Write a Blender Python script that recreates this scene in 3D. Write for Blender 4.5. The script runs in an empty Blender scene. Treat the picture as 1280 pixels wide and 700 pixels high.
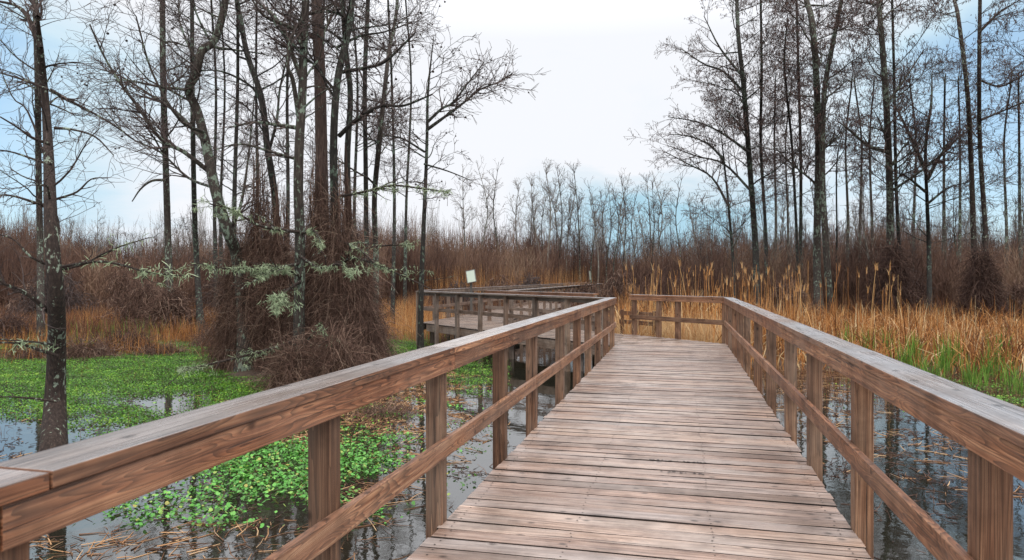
import bpy, math, random
import numpy as np
from mathutils import Vector
random.seed(7); RS = np.random.RandomState(11)
C = bpy.context.scene.collection
R = math.radians
PI = math.pi

# ------------------------------------------------------------------ camera frame
EYE = 1.55; TH = math.atan(211/853.3); CT, ST = math.cos(TH), math.sin(TH); F = 853.3; HOR = 347.0
WATER = -0.75

def at(x, y, zc):
    """world point seen at photograph pixel (x, y) at forward distance zc"""
    xc = (x-640)/F*zc
    return np.array([xc*CT - zc*ST, xc*ST + zc*CT, EYE + (HOR-y)/F*zc])
def on(x, y, h=WATER):
    return at(x, y, F*(EYE-h)/(y-HOR))
def pix(X, Y, Z):
    xc = X*CT+Y*ST; zc = -X*ST+Y*CT
    zc = np.where(np.abs(zc) < .05, .05, zc)
    return 640+F*xc/zc, HOR-F*(Z-EYE)/zc, zc

# ------------------------------------------------------------------ tagging helpers
def tag(o, label=None, cat=None, group=None, kind=None):
    if label: o['label'] = label
    if cat: o['category'] = cat
    if group: o['group'] = group
    if kind: o['kind'] = kind
    return o
def empty(name, loc, label, cat, group=None, rz=0):
    o = bpy.data.objects.new(name, None); C.objects.link(o)
    o.location = tuple(loc); o.rotation_euler = (0, 0, rz); o.empty_display_size = .2
    return tag(o, label, cat, group)
def copy_tree(o, parent=None):
    c = o.copy(); C.objects.link(c); c.parent = parent
    for ch in list(o.children): copy_tree(ch, c)
    return c

# ------------------------------------------------------------------ mesh builder
class MB:
    def __init__(s): s.V=[]; s.n=0; s.F=[]; s.A=[]; s.UV=[]
    def add(s, V, Fc, a=None, mi=0, uv=None):
        V = np.asarray(V, dtype=np.float32).reshape(-1, 3)
        Fc = np.asarray(Fc, dtype=np.int64)
        s.V.append(V)
        s.A.append(np.full(len(V), .5, np.float32) if a is None else np.broadcast_to(np.asarray(a, np.float32), (len(V),)).copy())
        s.F.append((Fc+s.n, mi, None if uv is None else np.asarray(uv, np.float32)))
        s.n += len(V)
    def build(s, name, mats, parent=None, base=(0,0,0), smooth=False, bevel=0):
        me = bpy.data.meshes.new(name)
        V = np.concatenate(s.V) - np.asarray(base, np.float32)
        loops = np.concatenate([f.reshape(-1) for f, _, _ in s.F]).astype(np.int32)
        tot = np.concatenate([np.full(len(f), f.shape[1], np.int32) for f, _, _ in s.F])
        mi = np.concatenate([np.full(len(f), m, np.int32) for f, m, _ in s.F])
        start = np.concatenate([[0], np.cumsum(tot)[:-1]]).astype(np.int32)
        me.vertices.add(len(V)); me.vertices.foreach_set('co', V.reshape(-1))
        me.loops.add(len(loops)); me.loops.foreach_set('vertex_index', loops)
        me.polygons.add(len(tot)); me.polygons.foreach_set('loop_start', start); me.polygons.foreach_set('loop_total', tot)
        me.polygons.foreach_set('material_index', mi)
        me.polygons.foreach_set('use_smooth', np.full(len(tot), bool(smooth)))
        if any(u is not None for _, _, u in s.F):
            uvl = me.uv_layers.new(name='UVMap')
            U = np.concatenate([(u.reshape(-1, 2) if u is not None else np.zeros((f.size, 2), np.float32)) for f, _, u in s.F])
            uvl.data.foreach_set('uv', U.astype(np.float32).reshape(-1))
        at_ = me.attributes.new('tint', 'FLOAT', 'POINT'); at_.data.foreach_set('value', np.concatenate(s.A))
        if not isinstance(mats, (list, tuple)): mats = [mats]
        for m in mats: me.materials.append(m)
        me.update(calc_edges=True); me.validate()
        o = bpy.data.objects.new(name, me); C.objects.link(o)
        if parent is not None: o.parent = parent
        else: o.location = tuple(float(b) for b in base)
        if bevel:
            md = o.modifiers.new('edge', 'BEVEL'); md.width = bevel; md.segments = 2; md.limit_method = 'ANGLE'
        return o

def nrm(v): return v/np.maximum(np.linalg.norm(v, axis=-1, keepdims=True), 1e-9)

def tubes(mb, lines, k, mi=0, tint=None, cap=False):
    """lines: list of (pts Nx3, radii N); all written as k-sided tubes"""
    groups = {}
    for i, (p, r) in enumerate(lines): groups.setdefault(len(p), []).append(i)
    for n, idx in groups.items():
        P = np.array([lines[i][0] for i in idx], np.float64); Rr = np.array([lines[i][1] for i in idx], np.float64)
        m = len(idx)
        T = np.gradient(P, axis=1); T = nrm(T)
        ov = nrm(P[:, -1]-P[:, 0])
        ref = np.where(np.abs(ov[:, 2:3]) > .8, np.array([[1., .13, 0]]), np.array([[0, 0, 1.]]))[:, None, :]
        A = nrm(np.cross(T, np.broadcast_to(ref, T.shape))); B = np.cross(T, A)
        ang = np.arange(k)*2*PI/k
        V = P[:, :, None, :] + Rr[:, :, None, None]*(A[:, :, None, :]*np.cos(ang)[None, None, :, None] + B[:, :, None, :]*np.sin(ang)[None, None, :, None])
        V = V.reshape(-1, 3)
        b = (np.arange(m)*n*k)[:, None, None] + (np.arange(n-1)*k)[None, :, None]
        j = np.arange(k)[None, None, :]; j2 = (j+1) % k
        Fc = np.stack([b+j, b+j2, b+k+j2, b+k+j], -1).reshape(-1, 4)
        if tint is None: a = np.repeat(RS.rand(m), n*k)
        else: a = np.repeat(np.array([tint[i] for i in idx]) if hasattr(tint, '__len__') else np.full(m, tint), n*k)
        mb.add(V, Fc, a, mi)

def blades(mb, pos, h, az, lean, width, seg=3, mi=0, tint=None, taper=.15, droop=1.0):
    """ribbon leaves: pos Nx3, height, azimuth of lean, lean (0..1+), width"""
    N = len(pos); t = np.linspace(0, 1, seg+1)
    d = np.stack([np.cos(az), np.sin(az), 0*az], -1)
    faz = RS.rand(N)*2*PI
    wv = np.stack([np.cos(faz), np.sin(faz), 0*faz], -1)
    P = pos[:, None, :] + d[:, None, :]*(lean*h)[:, None, None]*(t**1.8)[None, :, None]
    zz = h[:, None]*(t[None, :] - droop*.45*np.minimum(lean, 1.2)[:, None]*t[None, :]**3)
    P[:, :, 2] += zz
    w = width[:, None]*(1-(1-taper)*t[None, :]**1.5)*.5
    L = P - wv[:, None, :]*w[:, :, None]; Rt = P + wv[:, None, :]*w[:, :, None]
    V = np.stack([L, Rt], 2).reshape(-1, 3)
    b = (np.arange(N)*(seg+1)*2)[:, None] + (np.arange(seg)*2)[None, :]
    Fc = np.stack([b, b+1, b+3, b+2], -1).reshape(-1, 4)
    a = RS.rand(N) if tint is None else tint
    mb.add(V, Fc, np.repeat(a, (seg+1)*2), mi)

# ------------------------------------------------------------------ node helpers
def mat(name):
    m = bpy.data.materials.new(name); m.use_nodes = True
    nt = m.node_tree; nt.nodes.clear()
    out = nt.nodes.new('ShaderNodeOutputMaterial'); b = nt.nodes.new('ShaderNodeBsdfPrincipled')
    nt.links.new(b.outputs[0], out.inputs[0])
    return m, nt, b
class G:
    """tiny node graph helper"""
    def __init__(s, nt): s.nt = nt
    def new(s, t, **kw):
        n = s.nt.nodes.new(t)
        for k, v in kw.items(): setattr(n, k, v)
        return n
    def put(s, sock, v):
        if v is None: return
        if hasattr(v, 'is_output') or isinstance(v, bpy.types.NodeSocket): s.nt.links.new(v, sock)
        elif isinstance(v, (tuple, list)) and len(v) == 3 and sock.type == 'RGBA': sock.default_value = (*v, 1)
        else: sock.default_value = v
    def math(s, op, a, b=None, c=None, clamp=False):
        n = s.new('ShaderNodeMath', operation=op, use_clamp=clamp)
        s.put(n.inputs[0], a); s.put(n.inputs[1], b)
        if c is not None: s.put(n.inputs[2], c)
        return n.outputs[0]
    def noise(s, vec, scale, detail=3, rough=.55, dist=0):
        n = s.new('ShaderNodeTexNoise'); s.put(n.inputs['Vector'], vec); n.inputs['Scale'].default_value = scale
        n.inputs['Detail'].default_value = detail; n.inputs['Roughness'].default_value = rough; n.inputs['Distortion'].default_value = dist
        return n.outputs['Fac']
    def xyz(s, x, y, z):
        n = s.new('ShaderNodeCombineXYZ'); s.put(n.inputs[0], x); s.put(n.inputs[1], y); s.put(n.inputs[2], z); return n.outputs[0]
    def sep(s, v):
        n = s.new('ShaderNodeSeparateXYZ'); s.put(n.inputs[0], v); return n.outputs
    def ramp(s, f, stops, interp='LINEAR'):
        n = s.new('ShaderNodeValToRGB'); s.put(n.inputs[0], f); cr = n.color_ramp; cr.interpolation = interp
        while len(cr.elements) < len(stops): cr.elements.new(.5)
        for e, (p, c) in zip(cr.elements, stops): e.position = p; e.color = (*c, 1) if len(c) == 3 else c
        return n.outputs[0]
    def mix(s, f, a, b, mode='MIX'):
        n = s.new('ShaderNodeMix', data_type='RGBA', blend_type=mode); s.put(n.inputs[0], f); s.put(n.inputs[6], a); s.put(n.inputs[7], b); return n.outputs[2]
    def mr(s, v, a, b, c=0, d=1):
        n = s.new('ShaderNodeMapRange'); s.put(n.inputs[0], v)
        for i, q in enumerate((a, b, c, d)): n.inputs[i+1].default_value = q
        return n.outputs[0]
    def bump(s, h, strength=.4, dist=.01):
        n = s.new('ShaderNodeBump'); s.put(n.inputs['Height'], h); n.inputs['Strength'].default_value = strength; n.inputs['Distance'].default_value = dist; return n.outputs[0]

def wood(name, dark, mid, light, grey=(.3, .28, .27), greyamt=.3, ring=.5, rough=.55, streak=1.0, spec=.4, ru=.8):
    m, nt, b = mat(name); g = G(nt)
    uv = g.new('ShaderNodeUVMap').outputs[0]; u, v, _ = g.sep(uv)
    tn = g.new('ShaderNodeAttribute', attribute_name='tint').outputs['Fac']
    fine = g.noise(g.xyz(g.math('MULTIPLY', u, 2.0), g.math('MULTIPLY', v, 150), tn), 1, 4, .65)
    mid_ = g.noise(g.xyz(g.math('MULTIPLY', u, 1.1), g.math('MULTIPLY', v, 42), tn), 1, 4, .6, .3)
    big = g.noise(g.xyz(g.math('MULTIPLY', u, 1.3), g.math('MULTIPLY', v, 5), g.math('MULTIPLY', tn, 9)), 1, 2, .5)
    # growth rings: contour lines of a stretched noise
    field = g.noise(g.xyz(g.math('MULTIPLY', u, ru), g.math('MULTIPLY', v, 11), g.math('MULTIPLY', tn, 5)), 1, 1.5, .45, .2)
    rings = g.math('FRACT', g.math('MULTIPLY', field, 24))
    rings = g.math('POWER', rings, 1.8)
    # knots
    vo = g.new('ShaderNodeTexVoronoi', feature='F1', voronoi_dimensions='2D'); g.put(vo.inputs['Vector'], g.xyz(g.math('MULTIPLY', u, 1.0), g.math('MULTIPLY', v, 1.6), 0)); vo.inputs['Scale'].default_value = 2.2
    knot = g.mr(vo.outputs['Distance'], .025, .075, 1, 0)
    val = g.math('ADD', g.math('MULTIPLY', mid_, .55), g.math('MULTIPLY', fine, .45))
    col = g.ramp(val, [(.34, dark), (.48, mid), (.63, light)])
    col = g.mix(g.math('MULTIPLY', rings, ring), col, tuple(c*.8 for c in dark))
    gm = g.mr(g.math('ADD', g.math('MULTIPLY', big, .7), g.math('MULTIPLY', fine, .3)), .38, .62, 0, 1)
    col = g.mix(g.math('MULTIPLY', gm, greyamt), col, grey)
    col = g.mix(g.math('MULTIPLY', knot, .75), col, tuple(c*.4 for c in dark))
    hue = g.ramp(g.new('ShaderNodeAttribute', attribute_name='tint').outputs['Fac'], [(0, (.62, .60, .58)), (.3, (1.0, .9, .84)), (.6, (.92, .95, .98)), (1, (1.22, 1.17, 1.1))])
    col = g.mix(1.0, col, hue, 'MULTIPLY')
    crack = g.mr(g.noise(g.xyz(g.math('MULTIPLY', u, 1.2), g.math('MULTIPLY', v, 75), g.math('ADD', tn, 3)), 1, 2, .5), .655, .69, 0, 1)
    col = g.mix(g.math('MULTIPLY', crack, .8*streak), col, (.025, .018, .015))
    geo = g.new('ShaderNodeNewGeometry').outputs['Position']
    stain = g.noise(geo, 3.1, 4, .6)
    col = g.mix(g.mr(stain, .45, .68, 0, .8), col, g.mix(1, col, (.48, .45, .43), 'MULTIPLY'))
    g.put(b.inputs['Base Color'], col)
    g.put(b.inputs['Roughness'], g.mr(g.math('ADD', g.math('MULTIPLY', stain, .6), g.math('MULTIPLY', fine, .4)), .3, .7, rough-.17, rough+.15))
    b.inputs['Specular IOR Level'].default_value = spec
    hgt = g.math('SUBTRACT', g.math('ADD', g.math('MULTIPLY', fine, .5), g.math('MULTIPLY', mid_, .8)), g.math('ADD', g.math('MULTIPLY', crack, .9), g.math('MULTIPLY', rings, .25)))
    g.put(b.inputs['Normal'], g.bump(hgt, .55, .006))
    return m
M = {}
M['deck'] = wood('deck_wood', (.065, .036, .023), (.325, .213, .163), (.62, .475, .39), (.385, .345, .325), .55, .45, .38, 1.0, .65)
M['cap'] = wood('weathered_rail_wood', (.085, .060, .052), (.26, .21, .185), (.44, .385, .355), (.37, .375, .395), .75, .35, .31, 1.0, .8)
M['fascia'] = wood('rail_wood', (.075, .026, .011), (.33, .135, .062), (.62, .33, .175), (.27, .195, .15), .4, .85, .55, .9, .4, 1.15)
M['post'] = wood('post_wood', (.055, .026, .014), (.22, .105, .058), (.44, .25, .145), (.22, .165, .125), .45, .7, .65, 1.0, .3, .45)
M['oldwood'] = wood('old_brown_wood', (.07, .045, .032), (.21, .14, .10), (.34, .25, .19), (.28, .23, .20), .4, .4, .6, .9, .35)  # muted brown wood of the far walkways, their railings and the piles
m, nt, b = mat('rusty_nail'); b.inputs['Base Color'].default_value = (.03, .022, .02, 1); b.inputs['Roughness'].default_value = .6; b.inputs['Metallic'].default_value = .4; M['nail'] = m
M['edge'] = wood('dirt_and_shade_board_edge', (.012, .008, .006), (.03, .02, .015), (.06, .04, .03), (.03, .025, .02), .3, .2, .8)  # dirty board sides, coloured extra dark to paint shade into the deck gaps

def bark(name, c0, c1, lichen, lam, scale=1.0):
    m, nt, b = mat(name); g = G(nt)
    co = g.new('ShaderNodeTexCoord').outputs['Object']; x, y, z = g.sep(co)
    st = g.xyz(x, y, g.math('MULTIPLY', z, .16))
    n1 = g.noise(st, 22*scale, 5, .65); n2 = g.noise(co, 2.2*scale, 3, .5)
    col = g.ramp(n1, [(.3, tuple(q*.45 for q in c0)), (.5, c0), (.72, c1)])
    col = g.mix(g.mr(n2, .42, .65, 0, .6), col, tuple((a+b_)*.5*.6 for a, b_ in zip(c0, c1)))
    n3 = g.noise(g.xyz(x, y, g.math('MULTIPLY', z, .55)), 9*scale, 4, .7); n4 = g.noise(co, 1.1*scale, 2, .5)
    lf = g.mr(g.math('ADD', g.math('MULTIPLY', n3, .7), g.math('MULTIPLY', n4, .3)), .62-lam*.2, .66-lam*.2, 0, .85)
    col = g.mix(lf, col, lichen)
    g.put(b.inputs['Base Color'], col); b.inputs['Roughness'].default_value = .9; b.inputs['Specular IOR Level'].default_value = .2
    g.put(b.inputs['Normal'], g.bump(n1, .9, .03))
    return m
M['bark_near'] = bark('lichened_bark', (.042, .030, .026), (.095, .066, .052), (.30, .35, .27), .30, 1.7)
M['bark'] = bark('grey_brown_bark', (.048, .038, .032), (.105, .085, .070), (.20, .25, .19), .42, 1.3)
M['bark_red'] = bark('reddish_bark', (.085, .055, .045), (.17, .115, .092), (.20, .22, .17), .15, 1.2)
M['bark_dark'] = bark('dark_bark', (.030, .026, .023), (.068, .059, .050), (.12, .16, .12), .40, 1.2)
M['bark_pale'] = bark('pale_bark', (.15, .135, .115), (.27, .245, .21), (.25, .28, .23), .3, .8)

def tinted(name, stops, rough=.8, trans=0, spec=.2, noise=0, amp=.7):
    m, nt, b = mat(name); g = G(nt)
    tn = g.new('ShaderNodeAttribute', attribute_name='tint').outputs['Fac']
    f = tn
    if noise:
        co = g.new('ShaderNodeNewGeometry').outputs['Position']
        f = g.math('ADD', tn, g.math('MULTIPLY', g.math('SUBTRACT', g.noise(co, noise, 3), .5), amp), clamp=True)
    col = g.ramp(f, stops)
    g.put(b.inputs['Base Color'], col); b.inputs['Roughness'].default_value = rough; b.inputs['Specular IOR Level'].default_value = spec
    if trans:
        out = [n for n in nt.nodes if n.type == 'OUTPUT_MATERIAL'][0]
        t = g.new('ShaderNodeBsdfTranslucent'); g.put(t.inputs[0], col); mx = g.new('ShaderNodeMixShader'); mx.inputs[0].default_value = trans
        nt.links.new(b.outputs[0], mx.inputs[1]); nt.links.new(t.outputs[0], mx.inputs[2]); nt.links.new(mx.outputs[0], out.inputs[0])
    return m
M['twig'] = tinted('twigs', [(0, (.040, .028, .026)), (.5, (.078, .056, .051)), (1, (.13, .098, .088))])
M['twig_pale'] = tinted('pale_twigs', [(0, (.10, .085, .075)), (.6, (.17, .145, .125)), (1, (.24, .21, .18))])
M['twig_red'] = tinted('red_brown_twigs', [(0, (.040, .022, .017)), (.5, (.115, .062, .044)), (.85, (.21, .128, .085)), (1, (.30, .22, .15))], noise=.12)
M['vine'] = tinted('vine_stems', [(0, (.045, .026, .020)), (.5, (.105, .060, .045)), (.85, (.20, .12, .088)), (1, (.34, .24, .18))])
M['dark_brush'] = tinted('dark_brush', [(0, (.03, .018, .015)), (.5, (.065, .036, .028)), (1, (.14, .085, .065))])
M['catkin'] = tinted('seed_heads', [(0, (.075, .045, .042)), (1, (.16, .095, .075))])
M['ball'] = tinted('seed_balls', [(0, (.025, .018, .016)), (1, (.05, .035, .03))])
M['lichen'] = tinted('lichen_tufts', [(0, (.16, .20, .12)), (.5, (.28, .34, .20)), (1, (.42, .49, .32))], .9)
M['reed'] = tinted('dry_reed', [(0, (.09, .034, .014)), (.3, (.32, .125, .038)), (.65, (.52, .24, .078)), (.9, (.66, .40, .17)), (1, (.74, .57, .33))], .7, .25)
M['reed_pale'] = tinted('pale_dry_reed', [(0, (.30, .15, .07)), (.4, (.50, .31, .14)), (1, (.68, .50, .29))], .7, .25)
M['reed_brown'] = tinted('brown_marsh_grass', [(0, (.06, .028, .020)), (.45, (.15, .068, .04)), (.85, (.30, .16, .085)), (1, (.45, .28, .15))], .8, .15, noise=.5, amp=1.3)
M['green'] = tinted('fresh_blade', [(0, (.06, .12, .02)), (.5, (.12, .25, .035)), (1, (.26, .40, .08))], .5, .3)
M['leaf'] = tinted('water_leaf', [(0, (.05, .10, .018)), (.3, (.07, .22, .03)), (.75, (.11, .38, .055)), (.9, (.20, .50, .09)), (1, (.42, .34, .09))], .38, .2, .45)
M['mat_leaf'] = tinted('mat_leaf', [(0, (.045, .045, .012)), (.35, (.055, .13, .012)), (.75, (.095, .30, .018)), (1, (.24, .40, .04))], .5, .2, .35, noise=1.3, amp=1.5)
M['straw'] = tinted('dead_stems', [(0, (.05, .025, .015)), (.5, (.20, .10, .05)), (.8, (.42, .23, .11)), (1, (.56, .38, .22))], .7)

# ground
m, nt, b = mat('marsh_mud'); g = G(nt); co = g.new('ShaderNodeNewGeometry').outputs['Position']
n1 = g.noise(co, .8, 6, .65); n2 = g.noise(co, 9, 5, .7)
col = g.ramp(n1, [(.3, (.022, .014, .010)), (.5, (.05, .031, .020)), (.7, (.10, .062, .036))]); col = g.mix(g.mr(n2, .4, .7, 0, .6), col, (.13, .083, .05))
g.put(b.inputs['Base Color'], col); b.inputs['Roughness'].default_value = .9; g.put(b.inputs['Normal'], g.bump(n2, 1, .05)); M['mud'] = m
# water
m, nt, b = mat('still_dark_water'); g = G(nt); co = g.new('ShaderNodeNewGeometry').outputs['Position']
b.inputs['Base Color'].default_value = (.016, .015, .010, 1); b.inputs['Roughness'].default_value = .035; b.inputs['IOR'].default_value = 3.2
h = g.math('ADD', g.math('MULTIPLY', g.noise(co, 2.2, 2, .5), .7), g.math('MULTIPLY', g.noise(co, 14, 2, .5), .12))
g.put(b.inputs['Normal'], g.bump(h, .10, .05)); M['water'] = m
m, nt, b = mat('sign_panel'); g = G(nt); b.inputs['Base Color'].default_value = (.38, .44, .36, 1); b.inputs['Roughness'].default_value = .3; M['sign'] = m
m, nt, b = mat('sign_metal'); b.inputs['Base Color'].default_value = (.10, .09, .08, 1); b.inputs['Roughness'].default_value = .5; M['metal'] = m

# ------------------------------------------------------------------ boards
def plank(mb, p0, p1, w, t, up=(0, 0, 1), n=2, wob=0.0, mi=0, tint=None, top_mi=None):
    """a board from p0 to p1 (centre line), width w across, thickness t along up"""
    p0 = np.array(p0, float); p1 = np.array(p1, float); up = np.array(up, float)
    d = nrm(p1-p0); side = nrm(np.cross(d, up)); up = np.cross(side, d)
    L = np.linalg.norm(p1-p0); s = np.linspace(0, 1, n)
    P = p0+(p1-p0)*s[:, None]
    if wob:
        ph = RS.rand(4)*6.28
        P = P + side*(wob*np.sin(s*L*1.7+ph[0])*.6+wob*.4*np.sin(s*L*4+ph[1]))[:, None] + up*(wob*.5*np.sin(s*L*2.1+ph[2]))[:, None]
    c = np.array([[-.5, -.5], [.5, -.5], [.5, .5], [-.5, .5]])
    V = P[:, None, :] + side*(c[:, 0]*w)[None, :, None] + up*(c[:, 1]*t)[None, :, None]
    V = V.reshape(-1, 3)
    ou, ov = RS.rand()*40, RS.rand()*40
    a = RS.rand() if tint is None else tint
    lens = [w, t, w, t]; F1=[]; U1=[]; Ft=[]; Ut=[]
    acc = 0
    for j in range(4):
        j2 = (j+1) % 4
        for i in range(n-1):
            f = [i*4+j, i*4+j2, (i+1)*4+j2, (i+1)*4+j]
            uvq = [(ou+s[i]*L, ov+acc), (ou+s[i]*L, ov+acc+lens[j]), (ou+s[i+1]*L, ov+acc+lens[j]), (ou+s[i+1]*L, ov+acc)]
            if j == 2 and top_mi is not None: Ft.append(f); Ut.append(uvq)
            else: F1.append(f); U1.append(uvq)
        acc += lens[j]+.37
    e = (n-1)*4
    F1.append([3, 2, 1, 0]); U1.append([(ou, ov), (ou+.02, ov), (ou+.02, ov+t), (ou, ov+t)])
    F1.append([e, e+1, e+2, e+3]); U1.append([(ou, ov), (ou+.02, ov), (ou+.02, ov+t), (ou, ov+t)])
    mb.add(V, np.array(F1)[:, ::-1], a, mi, np.array(U1)[:, ::-1])
    if Ft:
        mb.F.append((np.array(Ft)[:, ::-1]+mb.n-len(V), top_mi, np.array(Ut, np.float32)[:, ::-1]))

def disc(mb, c, r, mi=0, k=6):
    a = np.arange(k)*2*PI/k
    V = np.stack([c[0]+r*np.cos(a), c[1]+r*np.sin(a), np.full(k, c[2])], -1)
    mb.add(V, [list(range(k))], .5, mi, np.zeros((1, k, 2)))

def railing(label, A, B, inward, posts, zt=1.095, mat_c='cap', mat_f='fascia', mat_p='post', capw=.205, joints=(), near=False, name='wooden_railing', zb=-1.25, group=None, cutA=0, cutB=0, pw=.105):
    """rail from A to B (inner post face line); inward = unit vector towards the deck; posts = distances from A"""
    A = np.array([*A, 0.]); B = np.array([*B, 0.]); L = np.linalg.norm(B-A); d = (B-A)/L; q = np.array([*inward, 0.]); q = nrm(q)
    base = A+d*L*.5
    root = empty(name, base, label, 'railing', group)
    bv = .004 if near else 0
    for s in posts:
        mb = MB(); ctr = A+d*s-q*pw*.5
        ht = zt-.048
        plank(mb, ctr+[0, 0, zb], ctr+[RS.uniform(-.006, .006), RS.uniform(-.006, .006), ht], pw+RS.uniform(-.006, .006), pw, up=q, n=2)
        mb.build('post', M[mat_p], root, base, bevel=bv*1.3)
    js = [-cutA]+list(joints)+[L+cutB]
    for i in range(len(js)-1):
        s0, s1 = js[i]+.002, js[i+1]-.002
        n = max(2, int((s1-s0)/.7))
        mb = MB(); off = q*(.048-capw*.5)+[0, 0, zt-.021]
        plank(mb, A+d*s0+off, A+d*s1+off, capw, .042, n=n, wob=.003 if near else 0, top_mi=1)
        mb.build('handrail', [M[mat_f], M[mat_c]], root, base, bevel=bv)
    js2 = [-cutA]+[j+.03 if k % 2 else j-.11 for k, j in enumerate(joints)]+[L+cutB]
    for i in range(len(js2)-1):
        s0, s1 = js2[i]+.0025, js2[i+1]-.0025
        mb = MB(); off = q*.0195+[0, 0, zt-.043-.052]
        plank(mb, A+d*s0+off, A+d*s1+off, .038, .102, n=max(2, int((s1-s0)/.8)), wob=.0015 if near else 0)
        mb.build('rail_board', M[mat_f], root, base, bevel=bv)
    mids = [-cutA*.7]+[j+.9 for j in joints][::2]+[L+cutB*.7]
    for i in range(len(mids)-1):
        s0, s1 = mids[i]+.002, mids[i+1]-.002
        mb = MB(); off = q*.0195+[0, 0, .485]
        plank(mb, A+d*s0+off, A+d*s1+off, .038, .112, n=max(2, int((s1-s0)/.8)), wob=.002 if near else 0)
        mb.build('middle_rail', M[mat_f if near else mat_p], root, base, bevel=bv)
    return root

XR, XL = 1.023, -1.454
DE = np.array([-.744, .668])          # direction of the diagonal walkway
NE = np.array([.668, .744])           # outward normal of the far side
PR = np.array([XR, 16.75]); PL = np.array([XL, 15.55])
def dg(p, s): return (p[0]+DE[0]*s, p[1]+DE[1]*s)

# near walkway deck
def deck_strip(label, O, d, s0, s1, clipL, clipR, key='deck', near=False, name='boardwalk', bw=.134, gap=.013):
    """boards laid across direction d; clipL(s), clipR(s) give the lateral ends"""
    d = np.array([*d, 0.]); d = nrm(d); r = np.array([d[1], -d[0], 0.]); O = np.array([*O, 0.])
    base = O+d*(s0+s1)*.5
    root = empty(name, base, label, 'boardwalk')
    mb = MB(); s = s0
    while s < s1:
        w = bw+RS.uniform(-.004, .003); sm = s+w*.5
        a, c = clipL(sm), clipR(sm)
        if c-a > .12:
            a -= RS.uniform(0, .022); c += RS.uniform(0, .022)
            tl = RS.uniform(-.005, .005) if near else 0
            z = -.02+RS.uniform(-.003, .002)
            p0 = O+d*(sm-tl)+r*a+[0, 0, z]; p1 = O+d*(sm+tl)+r*c+[0, 0, z+RS.uniform(-.002, .002)]
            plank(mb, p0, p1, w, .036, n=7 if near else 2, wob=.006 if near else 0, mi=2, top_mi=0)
            if near:
                for fr in (.035, .33, .66, .965):
                    for k in (-.25, .25):
                        pp = p0+(p1-p0)*fr+d*k*w; disc(mb, (pp[0]+RS.uniform(-.01, .01), pp[1]+RS.uniform(-.01, .01), pp[2]+.0205), .0065, 1)
        s += w+gap+RS.uniform(-.002, .003)
    if near:
        for (px_, py_, ww, nn) in ((850, 577, .26, 34), (852, 591, .17, 20)):
            c_ = on(px_, py_, 0)
            for _ in range(nn): disc(mb, (c_[0]+RS.uniform(-ww, ww), c_[1]+RS.normal(0, .008), .0035+RS.rand()*.001), RS.uniform(.003, .012), 1, 5)
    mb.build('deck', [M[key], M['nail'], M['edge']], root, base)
    return root, base
def beam(root, base, a, c, z0=-.3, z1=-.045, t=.05, key='post'):
    a = np.array([*a, (z0+z1)/2]); c = np.array([*c, (z0+z1)/2])
    mb = MB(); plank(mb, a, c, t, z1-z0, n=2); mb.build('beam', M[key], root, base)
def pile(root, base, p, key='oldwood', w=.15, z1=-.3):
    mb = MB(); plank(mb, (p[0], p[1], -1.5), (p[0], p[1], z1), w, w, up=(1, 0, 0)); mb.build('pile', M[key], root, base)

root, base = deck_strip('long straight walkway of weathered pinkish boards in the foreground between two railings', (0, 0), (0, 1), -3.2, 19.6,
    lambda y: XL if y < 15.55 else (-(y-15.55)*1.11+XL if False else max(XL-(y-15.55)*1.11, -99)) if False else XL if y < 18.9 else XL,
    lambda y: XR if y < 16.75 else XR-(y-16.75)*.744/.668, 'deck', True)
for xx in (XL+.03, -.2, XR-.03): beam(root, base, (xx, -3.1), (xx, 16.6))
for yy in (1.4, 5.7, 10.2, 14.3):
    for xx in (-.9, .5): pile(root, base, (xx, yy))
# diagonal walkway and far long walkway
LF = 9.75
O2 = PL
def diag_l(s): return 0.0 if s > 0 else -s*0
root, base = deck_strip('short diagonal walkway of greyer boards joining the near walkway to the far one', PL, DE, .15, 9.4,
    lambda s: .035 if s > -.5 else 0, lambda s: min(2.47, 2.47), 'oldwood', False)
BLn = np.array(dg(PL, LF)); BRn = np.array(dg(PR, 9.4))
for off in (.03, 2.4): beam(root, base, tuple(PL+DE*.3+NE*off), tuple(PL+DE*9.3+NE*off), z0=-.26, key='oldwood')
for s in (1.5, 4.5, 7.5):
    for off in (.25, 2.2): pile(root, base, tuple(PL+DE*s+NE*off))
XA, XB = BLn[0], BLn[0]+2.6
root, base = deck_strip('far long walkway of grey boards running away towards the woods', (0, 0), (0, 1), BLn[1]-.1, 66,
    lambda y: XA, lambda y: XB, 'oldwood', False, bw=.16)
beam(root, base, (XA+.03, BLn[1]), (XA+.03, 66), key='oldwood', z0=-.26); beam(root, base, (XB-.03, BLn[1]+1.8), (XB-.03, 66), key='oldwood', z0=-.26)
for yy in np.arange(BLn[1]+.4, 66, 2.6):
    for xx in (XA+.3, XB-.3): pile(root, base, (xx, yy))

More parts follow.
